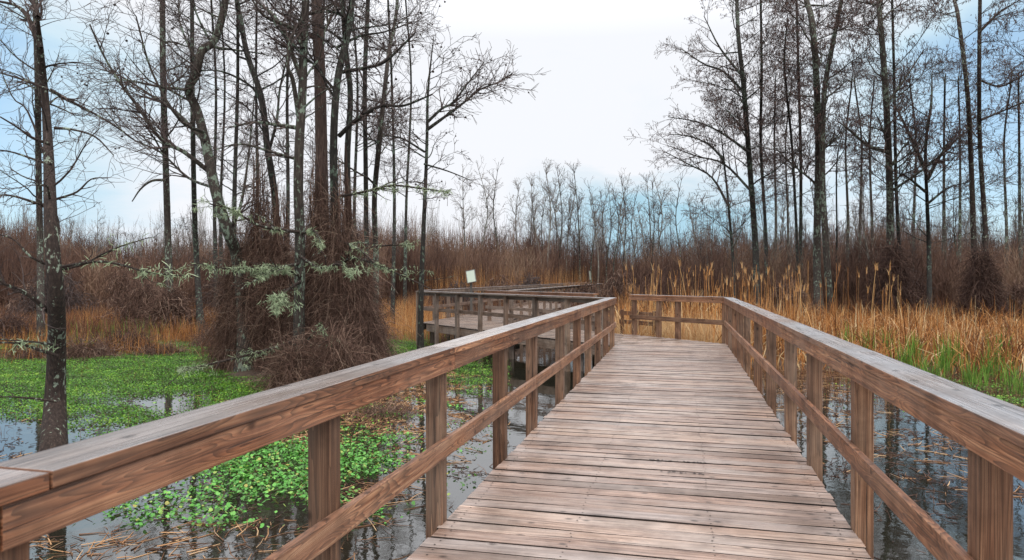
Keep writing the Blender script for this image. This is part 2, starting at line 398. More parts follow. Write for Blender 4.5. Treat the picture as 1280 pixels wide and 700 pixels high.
# railings
sL = [-.3, 1.2, 2.70, 4.10, 5.68, 6.95, 8.64, 10.1, 11.4, 12.75, 14.2, 15.5]
railing('thick left foreground railing with blurred near end and reddish grain, grey handrail top', (XL, -3), (XL, 15.55), (1, 0), [s+3-.0 for s in sL], zt=1.104, near=True, joints=(4.27, 7.16, 8.87, 12.9, 16.2), capw=.19)
sR = [-.4, 1.2, 2.80, 4.57, 6.09, 7.37, 8.90, 10.35, 12.05, 13.35, 14.75, 15.9, 16.6]
railing('thick right foreground railing ending in a grey handrail at the right edge', (XR, -3), (XR, 16.75), (-1, 0), [s+3 for s in sR], zt=1.088, near=True, joints=(3.1, 7.66, 10.53, 14.6))
E2 = np.array(dg(PR, 3.15))
railing('short reddish railing panel closing the far end of the walkway in front of golden reeds', (XR, 16.80), tuple(E2), tuple(-NE), [.06, 1.5, 2.15, 3.05], zt=1.09, near=False, cutA=-.02, cutB=.03)
E3 = np.array(dg(PR, 4.65)); E4 = np.array(dg(PR, 10.6))
railing('brown back railing of the diagonal walkway with two rails seen behind the front one', tuple(E3), tuple(E4), tuple(-NE), [.05, 1.5, 2.95, 4.4, 5.8], zt=1.09, mat_c='cap', mat_f='fascia', mat_p='oldwood')
railing('dark front railing of the diagonal walkway with evenly spaced posts above the water', tuple(PL+DE*.12), tuple(PL+DE*LF), tuple(NE), list(np.linspace(.15, LF-.06, 8)), zt=1.09, mat_c='cap', mat_f='oldwood', mat_p='oldwood', cutB=.05)
railing('long far railing on the left side of the distant walkway behind the leaning sign', (XA, BLn[1]+.12), (XA, 84), (1, 0), list(np.arange(1.4, 61, 1.55)), zt=1.11, mat_c='cap', mat_f='oldwood', mat_p='oldwood', zb=-.9)
railing('long far railing on the right side of the distant walkway receding to the woods', (XB, BLn[1]+2.3), (XB, 64), (-1, 0), list(np.arange(.1, 39.3, 1.55)), zt=1.09, mat_c='cap', mat_f='oldwood', mat_p='oldwood', zb=-.9)
# low viewing landing behind the gap
pA = E2+NE*1.0; pB = E3+NE*1.0
rt = empty('low_barrier', (*((pA+pB)/2), 0), 'low two-board barrier seen through the gap beyond the short end railing', 'barrier')
for z in (.24, .5):
    mb = MB(); plank(mb, (*pA, z), (*pB, z), .04, .12); mb.build('board', M['post'], rt, (*((pA+pB)/2), 0))
for p in (pA+DE*.1, (pA+pB)/2, pB-DE*.1):
    mb = MB(); plank(mb, (*p, -1.3), (*p, .6), .1, .1, up=(1, 0, 0)); mb.build('post', M['post'], rt, (*((pA+pB)/2), 0))

# signs
def sign(loc, w, h, zc, rz, tilt, lab, roll=0):
    base = np.array([loc[0], loc[1], 0.]); rt = empty('information_sign', base, lab, 'sign', rz=rz)
    mb = MB(); plank(mb, (0, 0, -.9), (0, 0, zc-.05), .09, .09, up=(0, 1, 0)); o = mb.build('post', M['metal'], rt)
    mb = MB(); plank(mb, (0, 0, -h/2), (0, 0, h/2), w, .025, up=(0, -1, 0)); o = mb.build('panel', M['sign'], rt); o.location = (0, -.06, zc); o.rotation_euler = (tilt, roll, 0)
    mb = MB()
    for a, c in (((-w/2-.015, 0, -h/2), (-w/2-.015, 0, h/2)), ((w/2+.015, 0, -h/2), (w/2+.015, 0, h/2)), ((-w/2-.03, 0, -h/2-.016), (w/2+.03, 0, -h/2-.016)), ((-w/2-.03, 0, h/2+.016), (w/2+.03, 0, h/2+.016))):
        plank(mb, a, c, .03, .045, up=(0, -1, 0))
    o = mb.build('frame', M['metal'], rt); o.location = (0, -.06, zc); o.rotation_euler = (tilt, roll, 0)
sign(at(589, 345, 28.5)[:2], .34, .54, 1.60, .2, -.5, 'pale green-white sign panel leaning on a post beyond the front railing of the platform', -.2)
sign(at(736.5, 345, 60)[:2], .7, .75, 1.75, R(87), -.1, 'small narrow sign seen nearly edge on above the far end of the distant railing')

# ------------------------------------------------------------------ terrain and water
def sm(a, b, x): t = np.clip((x-a)/(b-a), 0, 1); return t*t*(3-2*t)
ISL = (-8.6, 14.6)
def wob(X, Y): return .8*np.sin(X*.7+1)+.5*np.sin(X*1.9+Y*.8)+.35*np.sin(Y*2.3+X*.3)
def ground_h(X, Y):
    w = wob(X, Y)
    right = sm(0, 1.6, Y-17.6+.12*X+w*.5) * sm(-2.0, .3, X+.35*(Y-18))
    left = sm(0, 2.0, Y-19.2-.06*(X+17)*0-w*.6) * sm(-12.3, -14.0, X)
    isl = 1-sm(1.4, 3.4, np.hypot(X-ISL[0], (Y-ISL[1])*.8)+w*.4)
    isl2 = 1-sm(1.2, 2.6, np.hypot(X+12.2, Y-18.6)+w*.4)
    far = sm(0, 4, Y-36+w) ; farx = sm(26, 34, np.abs(X+5))
    back = sm(-8, -30, Y)
    L = np.clip(np.maximum.reduce([right, left, isl*.9, isl2*.9, far, farx, back]), 0, 1)
    return -1.15 + L*(.50+.05*np.sin(X*1.7)*np.cos(Y*1.3)) + np.clip((np.hypot(X, Y)-60)/400, 0, 1)*2.0
xs = np.concatenate([-np.geomspace(1500, 45, 14), np.linspace(-44, 50, 150), np.geomspace(52, 1500, 14)])
ys = np.concatenate([-np.geomspace(1500, 25, 12), np.linspace(-24, 75, 150), np.geomspace(77, 1500, 14)])
XX, YY = np.meshgrid(xs, ys); ZZ = ground_h(XX, YY)
nx, ny = len(xs), len(ys); i = np.arange(nx-1)[None, :]+np.arange(ny-1)[:, None]*nx
mb = MB(); mb.add(np.stack([XX, YY, ZZ], -1), np.stack([i, i+1, i+nx+1, i+nx], -1).reshape(-1, 4)); o = mb.build('ground', M['mud'], smooth=True); tag(o, kind='structure', label='dark marsh mud and raised banks of the swamp')
mb = MB(); mb.add([(-70, -60, WATER), (70, -60, WATER), (70, 90, WATER), (-70, 90, WATER)], [[0, 1, 2, 3]]); o = mb.build('water', M['water']); tag(o, kind='structure', label='still dark swamp water reflecting sky and trees')

# ------------------------------------------------------------------ trees
def rot_dir(d, ang, az):
    d = d/np.linalg.norm(d); a = np.cross(d, [0, 0, 1.] if abs(d[2]) < .9 else [1., 0, 0]); a /= np.linalg.norm(a); b = np.cross(d, a)
    return d*math.cos(ang)+(a*math.cos(az)+b*math.sin(az))*math.sin(ang)
def branch(out, start, d, L, r0, lev, P, tips=None):
    n = (9, 7, 5, 4)[lev]; st = L/(n-1); w = P['wander']*(1, 1, 1.1, 1.0)[lev]
    pts = [start]; d = d/np.linalg.norm(d); dirs = [d]
    for i in range(n-1):
        d = d+np.array([random.gauss(0, w), random.gauss(0, w), random.gauss(0, w)+P['up'][min(lev, 2)]*st])
        d = d/np.linalg.norm(d); pts.append(pts[-1]+d*st); dirs.append(d)
    pts = np.array(pts); t = np.linspace(0, 1, n); r = r0*(1-t)**(.8 if lev<2 else .5); r = np.maximum(r, P['rmin'])
    out[lev].append((pts, r))
    if tips is not None and lev >= 2:
        for q in pts[1:]: tips.append(q)
    if lev < P['depth']:
        k = max(2, int(P['dens'][lev]*L*random.uniform(.8, 1.2)))
        k = min(k, P['kmax'][lev])
        for j in range(k):
            f = random.uniform(.18, 1) if j else .97
            q = f*(n-1); i0 = min(int(q), n-2); p = pts[i0]+(pts[i0+1]-pts[i0])*(q-i0)
            ll = L*random.uniform(.32, .62)*(1-.45*f)
            nd = rot_dir(dirs[i0], random.uniform(.45, 1.05), random.uniform(0, 2*PI))
            if P.get('flat') and lev == 0: nd[2] = nd[2]*P['flat']+.05
            branch(out, p, nd, max(ll, P['lmin'][lev]), max(r[i0]*.55, P['rmin']), lev+1, P, tips)
DEF = dict(wander=.13, up=(.10, .16, .10), dens=(3.0, 4.5, 0), kmax=(11, 7, 0), lmin=(.5, .22, .1), rmin=.0045, depth=2, flat=None)

def flesh(pts, rr, n=None):
    """resample a control polyline smoothly (Catmull-Rom)"""
    pts = np.array(pts, float); rr = np.array(rr, float); m = len(pts)
    Pp = np.vstack([2*pts[0]-pts[1], pts, 2*pts[-1]-pts[-2]]); out = []; ro = []
    k = n or 5
    for i in range(m-1):
        for t in np.arange(k)/k:
            a, b_, c, d = Pp[i], Pp[i+1], Pp[i+2], Pp[i+3]
            out.append(.5*((2*b_)+(-a+c)*t+(2*a-5*b_+4*c-d)*t*t+(-a+3*b_-3*c+d)*t**3)); ro.append(rr[i]*(1-t)+rr[i+1]*t)
    out.append(pts[-1]); ro.append(rr[-1])
    return np.array(out), np.array(ro)

def make_tree(label, px, zc, w0, w1, ext=6, nl=22, ll=(1.6, 3.6), lo=.15, P=None, mt='bark', tw='twig', name='bare_tree', limbs=(), flare=1.7, catk=0, balls=0, group=None, elev=(.1, .8), gz=None, zvar=.06, cat='tree', lichen_limbs=(), extra_trunks=()):
    P = {**DEF, **(P or {})}
    y0 = px[0][1]
    ctrl = []
    for i, (x, y) in enumerate(px):
        ctrl.append(at(x, y, zc*(1+zvar*math.sin(i*1.3)*(1 if i else 0))))
    gz_ = float(ground_h(ctrl[0][0], ctrl[0][1])) if gz is None else gz
    if ctrl[0][2] > gz_-.1: ctrl.insert(0, np.array([ctrl[0][0], ctrl[0][1], gz_-.15]))
    top = ctrl[-1]; d = nrm(ctrl[-1]-ctrl[-2]); d = nrm(d+np.array([0, 0, .6]))
    if ext > 0:
        ctrl.append(top+d*ext*.5); ctrl.append(top+(d+np.array([.08, .05, .1]))*ext)
    L = len(ctrl); rr = []
    zz = [c[2] for c in ctrl]; z0 = zz[0]; z1 = max(zz)
    for c in ctrl:
        f = (c[2]-z0)/(z1-z0); rr.append((w0*(1-f)**1.3+w1*(1-(1-f)**1.3))*.5*zc/F*.86)
    rr[-1] = rr[-1]*.4
    T, rt_ = flesh(ctrl, rr)
    hz = T[:, 2]-gz_; rt_ = rt_*(1+(flare-1)*np.exp(-np.maximum(hz, 0)/.45))
    base = np.array([ctrl[0][0], ctrl[0][1], gz_])
    root = empty(name, base, label, cat, group)
    mb = MB(); tubes(mb, [(T, rt_)], 12, tint=.5)
    exl = []
    for (pts2, wa, wb) in extra_trunks:
        c2 = [at(x, y, zc*(1+dz)) for x, y, dz in pts2]
        if c2[-1][1] is not None: c2.append(c2[-1]+nrm(c2[-1]-c2[-2])*2.5)
        q, qr = flesh(c2, np.linspace(wa, wb, len(c2))*.5*zc/F); tubes(mb, [(q, qr)], 8, tint=.5); exl.append((q, qr))
    mb.build('trunk', M[mt], root, base, smooth=True)
    out = [[], [], [], []]; tips = []
    stems = [(T, rt_, nl)]+[(q, qr, max(4, nl//3)) for q, qr in exl]
    for (TT, tr, nn) in stems:
        hh = TT[:, 2]; ok = [i for i in range(1, len(TT)-1) if (hh[i]-z0)/(z1-z0) > lo]
        if not ok: continue
        for j in range(nn):
            i = random.choice(ok); az = random.uniform(0, 2*PI); el = random.uniform(*elev)
            f = (hh[i]-z0)/(z1-z0)
            dd = np.array([math.cos(az)*math.cos(el), math.sin(az)*math.cos(el), math.sin(el)])
            branch(out, TT[i]+(TT[i+1]-TT[i])*random.random(), dd, random.uniform(*ll)*(1.15-.55*f), max(tr[i]*random.uniform(.2, .42), P['rmin']*1.6), 0, P, tips)
    tdir = np.gradient(T, axis=0); i0 = len(T)-2
    # hand placed limbs: list of (points [(x,y,depth factor)], width px, twig density)
    for (lp, wpx, dens) in limbs:
        c2 = [at(x, y, zc*(1+dz)) for x, y, dz in lp]; q, qr = flesh(c2, np.linspace(wpx, max(wpx*.3, 1.0), len(c2))*.5*zc/F, 4)
        out[0].append((q, qr))
        dq = np.gradient(q, axis=0); Lq = np.linalg.norm(q[-1]-q[0])
        for j in range(int(dens)):
            i = random.randint(len(q)//5, len(q)-1)
            branch(out, q[i], rot_dir(dq[i]/np.linalg.norm(dq[i]), random.uniform(.4, 1.0), random.uniform(0, 2*PI)), Lq*random.uniform(.15, .4), qr[i]*.55, 1, P, tips)
    mb = MB()
    if True:
        g0 = out[0]
        tubes(mb, g0, 6, mi=0)
        if out[1]: tubes(mb, out[1], 4, mi=1)
        if out[2]: tubes(mb, out[2], 3, mi=1)
    nc = 0
    if catk and tips:
        sel = random.sample(range(len(tips)), min(catk, len(tips))); lines = []
        for i in sel:
            p = tips[i]+np.array([random.gauss(0, .05), random.gauss(0, .05), 0]); l = random.uniform(.06, .17)
            lines.append((np.array([p, p+[random.gauss(0, .02), random.gauss(0, .02), -l*.5], p+[random.gauss(0, .03), random.gauss(0, .03), -l]]), np.array([.006, .017, .004])))
        tubes(mb, lines, 4, mi=2)
    if balls and tips:
        sel = random.sample(range(len(tips)), min(balls, len(tips))); lines = []
        for i in sel:
            p = tips[i]+np.array([0, 0, -random.uniform(.03, .1)]); rb = random.uniform(.018, .03)
            lines.append((np.array([p+[0, 0, rb], p+[0, 0, rb*.5], p+[0, 0, -rb*.5], p+[0, 0, -rb]]), np.array([.003, rb, rb, .003])))
        tubes(mb, lines, 6, mi=3)
    if mb.n:
        mb.build('crown', [M[mt], M[tw], M['catkin'], M['ball']], root, base, smooth=True)
    # lichened limbs
    if lichen_limbs:
        for (lp, wpx, amt) in lichen_limbs:
            lb = MB(); tf = MB()
            c2 = [at(x, y, zc*(1+dz)) for x, y, dz in lp]; q, qr = flesh(c2, np.linspace(wpx, 1.2, len(c2))*.5*zc/F, 4)
            ls = [(q, qr)]; o2 = [[], [], [], []]
            dq = np.gradient(q, axis=0); Lq = np.linalg.norm(q[-1]-q[0])
            for j in range(int(5+amt/40)):
                i = random.randint(len(q)//6, len(q)-1)
                nd = rot_dir(dq[i]/np.linalg.norm(dq[i]), random.uniform(.5, 1.1), random.uniform(0, 2*PI)); nd[2] *= .4
                branch(o2, q[i], nd, Lq*random.uniform(.12, .33), max(qr[i]*.5, .007), 2, {**P, 'depth': 2, 'up': (0, 0, -.3)})
            tubes(lb, ls+o2[2], 5)
            allp = np.vstack([q]*4+[a for a, _ in o2[2]])
            k = int(amt*2.6); idx = RS.randint(0, len(allp)-1, k); fr = RS.rand(k)[:, None]
            nxt = allp[np.minimum(idx+1, len(allp)-1)]; far_ = np.linalg.norm(nxt-allp[idx], axis=1) > .6
            pos = np.where(far_[:, None], allp[idx], allp[idx]*(1-fr)+nxt*fr)
            # clumped tufts
            keep = (np.sin(pos[:, 0]*9)+np.sin(pos[:, 1]*8+1)+np.sin(pos[:, 2]*11+2)) > .1
            pos = pos[keep]; k = len(pos); pos = pos+RS.normal(0, .022, (k, 3))
            dv = RS.normal(0, 1, (k, 3)); dv[:, 2] -= .9; dv = nrm(dv)*RS.uniform(.015, .085, (k, 1))
            dv2 = dv+RS.normal(0, .015, (k, 3))
            tubes(tf, [(np.array([pos[i], pos[i]+dv[i], pos[i]+dv[i]+dv2[i]*.6]), np.array([.004, .0055, .002])) for i in range(k)], 3)
            lo_ = lb.build('limb', M['bark_near'], root, base, smooth=True)
            o = tf.build('lichen', M['lichen'], lo_, base)
            o['kind'] = 'stuff'
    return root, T

NEARP = dict(wander=.20, up=(.02, .05, .02), dens=(6, 9, 0), kmax=(16, 10, 0), rmin=.003)
# T1 the near snag-like tree at left
make_tree('dark lichen-spotted tree standing in water at the far left, nearest of all trees', [(67, 566), (69, 500), (71, 430), (70, 370), (64, 290), (61, 200), (57, 130), (50, 60), (47, 20)], 9.1, 33, 9, ext=0, nl=10, ll=(.8, 1.8), lo=.35, P=NEARP, mt='bark_near', flare=1.5, gz=-1.1,
    limbs=[([(62, 112, 0), (91, 128, .02), (132, 150, .03), (167, 174, .05)], 5, 9), ([(68, 160, 0), (91, 162, 0), (119, 171, -.02), (142, 194, -.03)], 4, 5),
           ([(70, 249, 0), (96, 240, .02), (114, 224, .03), (135, 222, .05)], 3.6, 5), ([(60, 112, 0), (30, 100, 0), (0, 91, .03), (-40, 80, .05)], 4, 10),
           ([(62, 180, 0), (40, 172, -.02), (20, 158, -.03), (-10, 140, -.05)], 4.5, 8), ([(63, 206, 0), (42, 199, .02), (10, 189, .03), (-30, 186, 0)], 4, 8), ([(63, 215, .05), (35, 140, .08), (15, 120, .1), (-10, 60, .1)], 3, 8),
           ([(71, 335, 0), (40, 322, -.03), (15, 298, -.04), (-20, 290, -.05)], 4, 5), ([(72, 445, 0), (45, 436, -.03), (20, 429, -.04), (-20, 428, -.05)], 5, 3),
           ([(71, 502, 0), (40, 498, -.02), (10, 496, -.04), (-20, 498, -.05)], 3.5, 2), ([(66, 262, 0), (40, 252, -.03), (10, 244, -.04), (-20, 246, -.05)], 4.5, 8),
           ([(50, 60, 0), (38, 28, .0), (22, 8, .02), (-10, 0, .03)], 8, 12), ([(46, 30, 0), (52, 10, .02), (40, -30, .03)], 4, 8), ([(47, 22, 0), (44, 8, .01), (34, -10, .02), (30, -60, .02)], 7, 12)],
    lichen_limbs=[([(72, 338, 0), (105, 330, .02), (140, 312, .03), (186, 297, .05)], 3.5, 60), ([(74, 334, 0), (130, 327, 0), (190, 341, .02), (250, 346, .05)], 4, 110), ([(72, 432, 0), (45, 428, -.03), (20, 426, -.04), (-20, 422, -.05)], 4, 60)])
TP = dict(wander=.16, up=(.10, .12, .08), dens=(4.6, 8, 0), kmax=(17, 11, 0), rmin=.0042)
make_tree('thin straight lichened tree just behind the far left tree', [(51, 392), (50, 300), (48, 200), (47, 100), (44, 0)], 24, 10, 6, ext=5, nl=26, ll=(1.6, 3.6), lo=.3, P=TP, mt='bark', balls=0)
make_tree('slim dark tree with a swollen base left of the brush-covered cluster', [(213, 400), (210, 300), (207, 200), (204, 100), (203, 0)], 28, 11, 6, ext=6, nl=26, ll=(2, 4.5), lo=.35, P=TP, mt='bark', flare=1.9,
    limbs=[([(208, 225, 0), (190, 226, 0), (176, 236, 0), (165, 252, 0)], 4, 2)])
make_tree('slim lichened tree immediately right of the swollen-based tree', [(251, 412), (246, 330), (243, 260), (241, 150), (240, 0)], 27, 9, 4, ext=5, nl=22, ll=(1.5, 3.5), lo=.45, P=TP, mt='bark_dark', flare=1.9)
make_tree('large tree with a sharply crooked leaning trunk at the left of the brush-covered cluster', [(306, 440), (303, 380), (296, 320), (285, 290), (269, 237), (258, 183), (247, 140), (236, 113), (245, 92), (252, 64), (268, 50), (280, 10)], 16.5, 19, 7, ext=5, nl=16, ll=(1.5, 3.5), lo=.45, P=TP, mt='bark', zvar=.02, balls=60,
    limbs=[([(262, 215, 0), (230, 190, -.02), (201, 174, -.03), (170, 130, -.04), (151, 105, -.05), (130, 70, -.06), (112, 30, -.07)], 6, 26),
           ([(257, 178, 0), (220, 140, .03), (190, 120, .05), (150, 95, .07), (120, 85, .08)], 5, 20), ([(285, 290, 0), (300, 260, 0), (310, 200, .05), (318, 120, .1)], 5, 14),
           ([(268, 235, 0), (235, 222, .05), (200, 190, .05), (160, 170, .08), (125, 130, .1)], 4, 18), ([(254, 165, 0), (225, 150, -.1), (190, 90, -.12), (170, 20, -.14)], 4.5, 18)])
make_tree('dark tree with forking upper trunk between the crooked tree and the mossy trunk', [(347, 440), (346, 330), (344, 250), (334, 183), (327, 123), (309, 68), (300, 20), (296, 0)], 17, 13, 5, ext=5, nl=18, ll=(1.5, 3.5), lo=.4, P=TP, mt='bark_dark', zvar=.02, balls=50,
    limbs=[([(336, 190, 0), (346, 150, 0), (350, 110, .05), (362, 60, .05), (372, 10, .06)], 4, 14), ([(330, 140, 0), (316, 110, 0), (280, 90, -.02), (250, 88, -.05)], 4, 14)])
make_tree('pale-mossed trunk with a looping curved limb and low lichen limbs in the cluster front', [(373, 478), (374, 400), (375, 301), (373, 240), (374, 183), (378, 114), (380, 46), (382, 0)], 14.6, 17, 8, ext=6, nl=16, ll=(1.4, 3.4), lo=.38, P=TP, mt='bark', zvar=.01, balls=90,
    limbs=[([(374, 150, 0), (366, 100, -.02), (360, 86, -.03), (361, 60, -.03), (368, 38, -.03), (381, 20, -.03), (384, -10, -.03)], 6, 12), ([(373, 160, 0), (345, 156, 0), (318, 153, -.02), (285, 160, -.04)], 6, 16),
           ([(377, 100, 0), (350, 30, 0), (325, 5, .02), (300, -20, .03)], 6, 14), ([(379, 60, 0), (366, 36, 0), (330, 20, -.03), (310, -10, -.04)], 6, 14), ([(374, 200, 0), (340, 190, -.05), (300, 180, -.07), (260, 190, -.1)], 4, 16)],
    lichen_limbs=[([(375, 290, 0), (350, 287, -.03), (320, 280, -.05), (290, 262, -.07), (262, 255, -.1)], 5, 330), ([(375, 345, 0), (350, 335, -.04), (320, 350, -.06), (300, 362, -.08)], 4, 460),
                  ([(375, 352, 0), (360, 362, -.05), (352, 372, -.08), (345, 390, -.1)], 4, 380), ([(373, 330, 0), (340, 335, -.04), (300, 336, -.07), (262, 334, -.1)], 4, 330), ([(375, 320, 0), (400, 335, -.05), (425, 330, -.08), (440, 345, -.1)], 4, 200),
                  ([(378, 292, 0), (392, 288, -.04), (400, 300, -.05), (402, 315, -.06)], 4, 180), ([(374, 425, 0), (340, 436, -.04), (300, 446, -.08), (250, 458, -.12), (225, 460, -.14)], 5, 230), ([(374, 440, 0), (400, 408, -.03), (408, 425, -.06)], 3, 90)])
make_tree('thickest reddish straight trunk rising through the middle of the cluster', [(411, 470), (408, 380), (404, 300), (402, 200), (400, 100), (396, 0)], 16, 20, 13, ext=7, nl=20, ll=(1.6, 3.8), lo=.45, P=TP, mt='bark_red', balls=80, zvar=.01)
make_tree('dark pair of close trunks just right of the thick reddish trunk', [(424, 460), (422, 350), (419, 280), (417, 180), (422, 100), (435, 40), (440, 0)], 15.3, 14, 7, ext=5, nl=18, ll=(1.6, 3.6), lo=.42, P=TP, mt='bark_dark', balls=150, zvar=.02,
    extra_trunks=[([(432, 440, .02), (436, 300, .02), (434, 200, .02), (438, 120, .02), (432, 60, .02), (428, 0, .02)], 10, 5)],
    limbs=[([(424, 170, 0), (445, 150, -.02), (475, 133, -.04), (505, 132, -.06), (540, 118, -.08)], 6, 26), ([(428, 90, 0), (455, 85, -.02), (480, 78, -.04), (508, 52, -.06), (520, 40, -.06)], 5, 20),
           ([(420, 60, 0), (450, 45, .02), (480, 40, .04), (515, 28, .06)], 4, 18)],
    lichen_limbs=[([(428, 245, 0), (455, 240, -.03), (490, 232, -.05), (530, 236, -.07), (560, 240, -.08)], 4, 190), ([(424, 330, 0), (445, 322, -.03), (480, 335, -.06), (515, 350, -.08), (540, 362, -.1)], 4, 170), ([(424, 300, 0), (450, 312, -.03), (470, 330, -.06), (500, 338, -.08)], 4, 190),
                  ([(428, 316, 0), (470, 308, .02), (510, 306, .03)], 4, 90)])
make_tree('slender dark tree between the close pair and the lone forked tree', [(459, 430), (458, 300), (457, 200), (456, 100), (460, 0)], 22, 9, 5, ext=4, nl=24, ll=(1.4, 3.4), lo=.4, P=TP, mt='bark_dark', balls=60)
make_tree('mossy leaning tree with short bushy limbs right of the cluster', [(468, 440), (470, 330), (468, 250), (474, 180), (480, 120), (487, 60), (495, 20)], 18, 11, 4, ext=3, nl=26, ll=(1.2, 3.0), lo=.35, P=TP, mt='bark', balls=70)
make_tree('lone tree right of the cluster whose two limbs reach out over open sky', [(526, 380), (530, 275), (533, 200), (534, 160), (535, 114), (542, 46)], 21, 10, 3, ext=0, nl=14, ll=(1.2, 2.6), lo=.4, P={**TP, 'rmin': .006}, mt='bark_dark', balls=90, zvar=.01,
    limbs=[([(534, 162, 0), (556, 146, 0), (575, 132, .02), (600, 112, .03), (620, 104, .05), (640, 92, .06)], 4.5, 34), ([(533, 154, 0), (552, 136, 0), (566, 128, 0), (588, 100, 0), (605, 78, .03)], 4, 28), ([(530, 205, 0), (560, 214, .02), (590, 226, .03)], 2.5, 8), ([(531, 190, 0), (500, 172, -.02), (470, 170, -.04)], 3, 12)])
for k, (x, d_, w_) in enumerate([(268, 36, 5), (293, 33, 7), (322, 35, 5), (443, 34, 5), (493, 31, 5), (508, 38, 4), (276, 40, 4), (395, 30, 6), (360, 28, 6)]):
    make_tree('slender bare tree filling the gaps behind the brush-covered cluster on the left', [(x+random.randint(-3, 3), 385), (x, 250), (x+random.randint(-6, 6), 110), (x+random.randint(-10, 10), 0)], d_, w_+2, w_*.5, ext=2, nl=24, ll=(1.6, 3.8), lo=.35, P={**TP, 'rmin': .007}, mt='bark_dark', group='slender trees behind the left cluster', balls=30)

# right-hand group
RP = dict(wander=.13, up=(.07, .10, .03), dens=(4.2, 5.6, 0), kmax=(17, 11, 0), lmin=(.7, .35, .1), rmin=.0078, depth=2)
def rt(label, px, zc, w0, w1, **k):
    w0 *= .78; w1 *= .72; limbs = [(a, b_*1.0, c) for a, b_, c in k.pop('limbs', ())]
    kw = dict(limbs=limbs, ext=3, nl=38, ll=(2.4, 5.2), lo=.3, P=RP, mt='bark_dark', catk=3000, elev=(.0, .8)); kw.update(k)
    return make_tree(label, px, zc, w0, w1, **kw)
rt('short thin leaning tree at the left edge of the right-hand group, limbs spreading left', [(918, 372), (916, 320), (907, 219), (900, 160)], 38, 8, 3, ext=0, nl=14, limbs=[([(912, 260, 0), (890, 222, .02), (860, 205, .03), (832, 190, .04)], 3.5, 16), ([(905, 200, 0), (885, 180, 0), (860, 170, 0), (836, 168, 0)], 3, 14)], catk=800)
rt('tall leading tree of the right-hand group, second from its left edge', [(946, 385), (944, 302), (937, 206), (930, 114), (923, 46), (921, 0)], 38, 14, 6, limbs=[([(934, 120, 0), (905, 90, 0), (880, 80, 0), (853, 62, 0)], 3.5, 14), ([(936, 190, 0), (900, 165, 0), (870, 152, .02), (835, 146, .03)], 3.5, 18), ([(932, 100, 0), (900, 60, .03), (880, 20, .05)], 3.5, 14), ([(940, 240, 0), (905, 205, .03), (870, 195, .05), (835, 182, .08)], 3.5, 16)])
rt('thin upright tree directly behind the tall leading tree', [(958, 370), (957, 290), (951, 183), (952, 91), (951, 5)], 43, 8, 4, nl=24)
rt('thin tree just left of the thick double-trunked tree', [(997, 375), (996, 300), (990, 183), (983, 114)], 41, 7, 4, nl=18, ext=4)
rt('thin upright tree touching the left side of the thick double-trunked tree', [(1003, 380), (1001, 300), (1001, 200), (998, 90), (996, 10)], 44, 8, 4, nl=22)
rt('thick double-trunked tree with flared base, the largest of the right-hand group', [(1024, 390), (1021, 320), (1023, 183), (1020, 91), (1015, 27), (1008, 0)], 36, 16, 10, nl=36, mt='bark', extra_trunks=[([(1038, 388, .01), (1032, 300, .01), (1028, 220, .01), (1030, 120, .01), (1040, 60, .01), (1050, 10, .01)], 9, 4)], flare=1.9, catk=2800)
rt('short slanting sapling between the double-trunked tree and the brush-skirted tree', [(1043, 385), (1046, 300), (1046, 205), (1055, 160)], 40, 5, 2.5, ext=0, nl=8, ll=(1, 2.5), catk=150)
rt('tall tree with a dark brush skirt at its base in the right-hand group', [(1114, 392), (1113, 315), (1112, 228), (1107, 114), (1100, 23), (1098, 0)], 34, 17, 8, nl=36, mt='bark', catk=2800, limbs=[([(1110, 190, 0), (1085, 182, 0), (1065, 165, 0), (1048, 152, 0)], 5, 14), ([(1108, 130, 0), (1130, 100, 0), (1155, 62, .02)], 4, 16)])
rt('thin straight tree just right of the brush-skirted tree', [(1127, 385), (1124, 310), (1120, 228), (1118, 114), (1116, 30)], 38, 8, 4, nl=24, mt='bark_dark')
rt('candelabra-shaped tree forking low, between the brush-skirted tree and the two tall trunks', [(1162, 385), (1161, 310), (1159, 256), (1157, 183), (1164, 130), (1165, 90)], 36, 10, 4, ext=0, nl=20, catk=1100, limbs=[([(1158, 215, 0), (1140, 175, 0), (1128, 150, 0), (1118, 130, 0)], 5, 18), ([(1159, 225, 0), (1175, 195, 0), (1195, 175, .02), (1208, 165, .02)], 5, 14), ([(1159, 255, 0), (1185, 235, 0), (1210, 228, 0)], 3.5, 10), ([(1157, 240, 0), (1135, 222, 0), (1120, 215, 0)], 3.5, 10)])
rt('left one of two tall slightly leaning lichen-flecked trunks near the right edge', [(1224, 392), (1218, 315), (1214, 206), (1209, 114), (1198, 23), (1193, 0)], 31, 12, 5.5, nl=12, lo=.62, mt='bark_near', catk=700, ll=(1.5, 4))
rt('right one of two tall slightly leaning lichen-flecked trunks near the right edge', [(1232, 392), (1232, 297), (1225, 183), (1224, 91), (1225, 0)], 31, 11, 5.5, nl=12, lo=.45, mt='bark_near', catk=900, ll=(1.5, 4), limbs=[([(1226, 150, 0), (1250, 140, 0), (1280, 128, 0), (1310, 120, 0)], 3.5, 16), ([(1224, 100, 0), (1250, 108, -.02), (1275, 96, -.03), (1300, 80, 0)], 3, 14), ([(1224, 40, 0), (1250, 15, 0), (1275, 0, 0)], 4, 12)])
rt('tree standing just outside the right edge whose twigs reach into the top right corner', [(1340, 400), (1335, 200), (1330, 0)], 28, 14, 8, nl=34, catk=1200, ll=(2, 4))
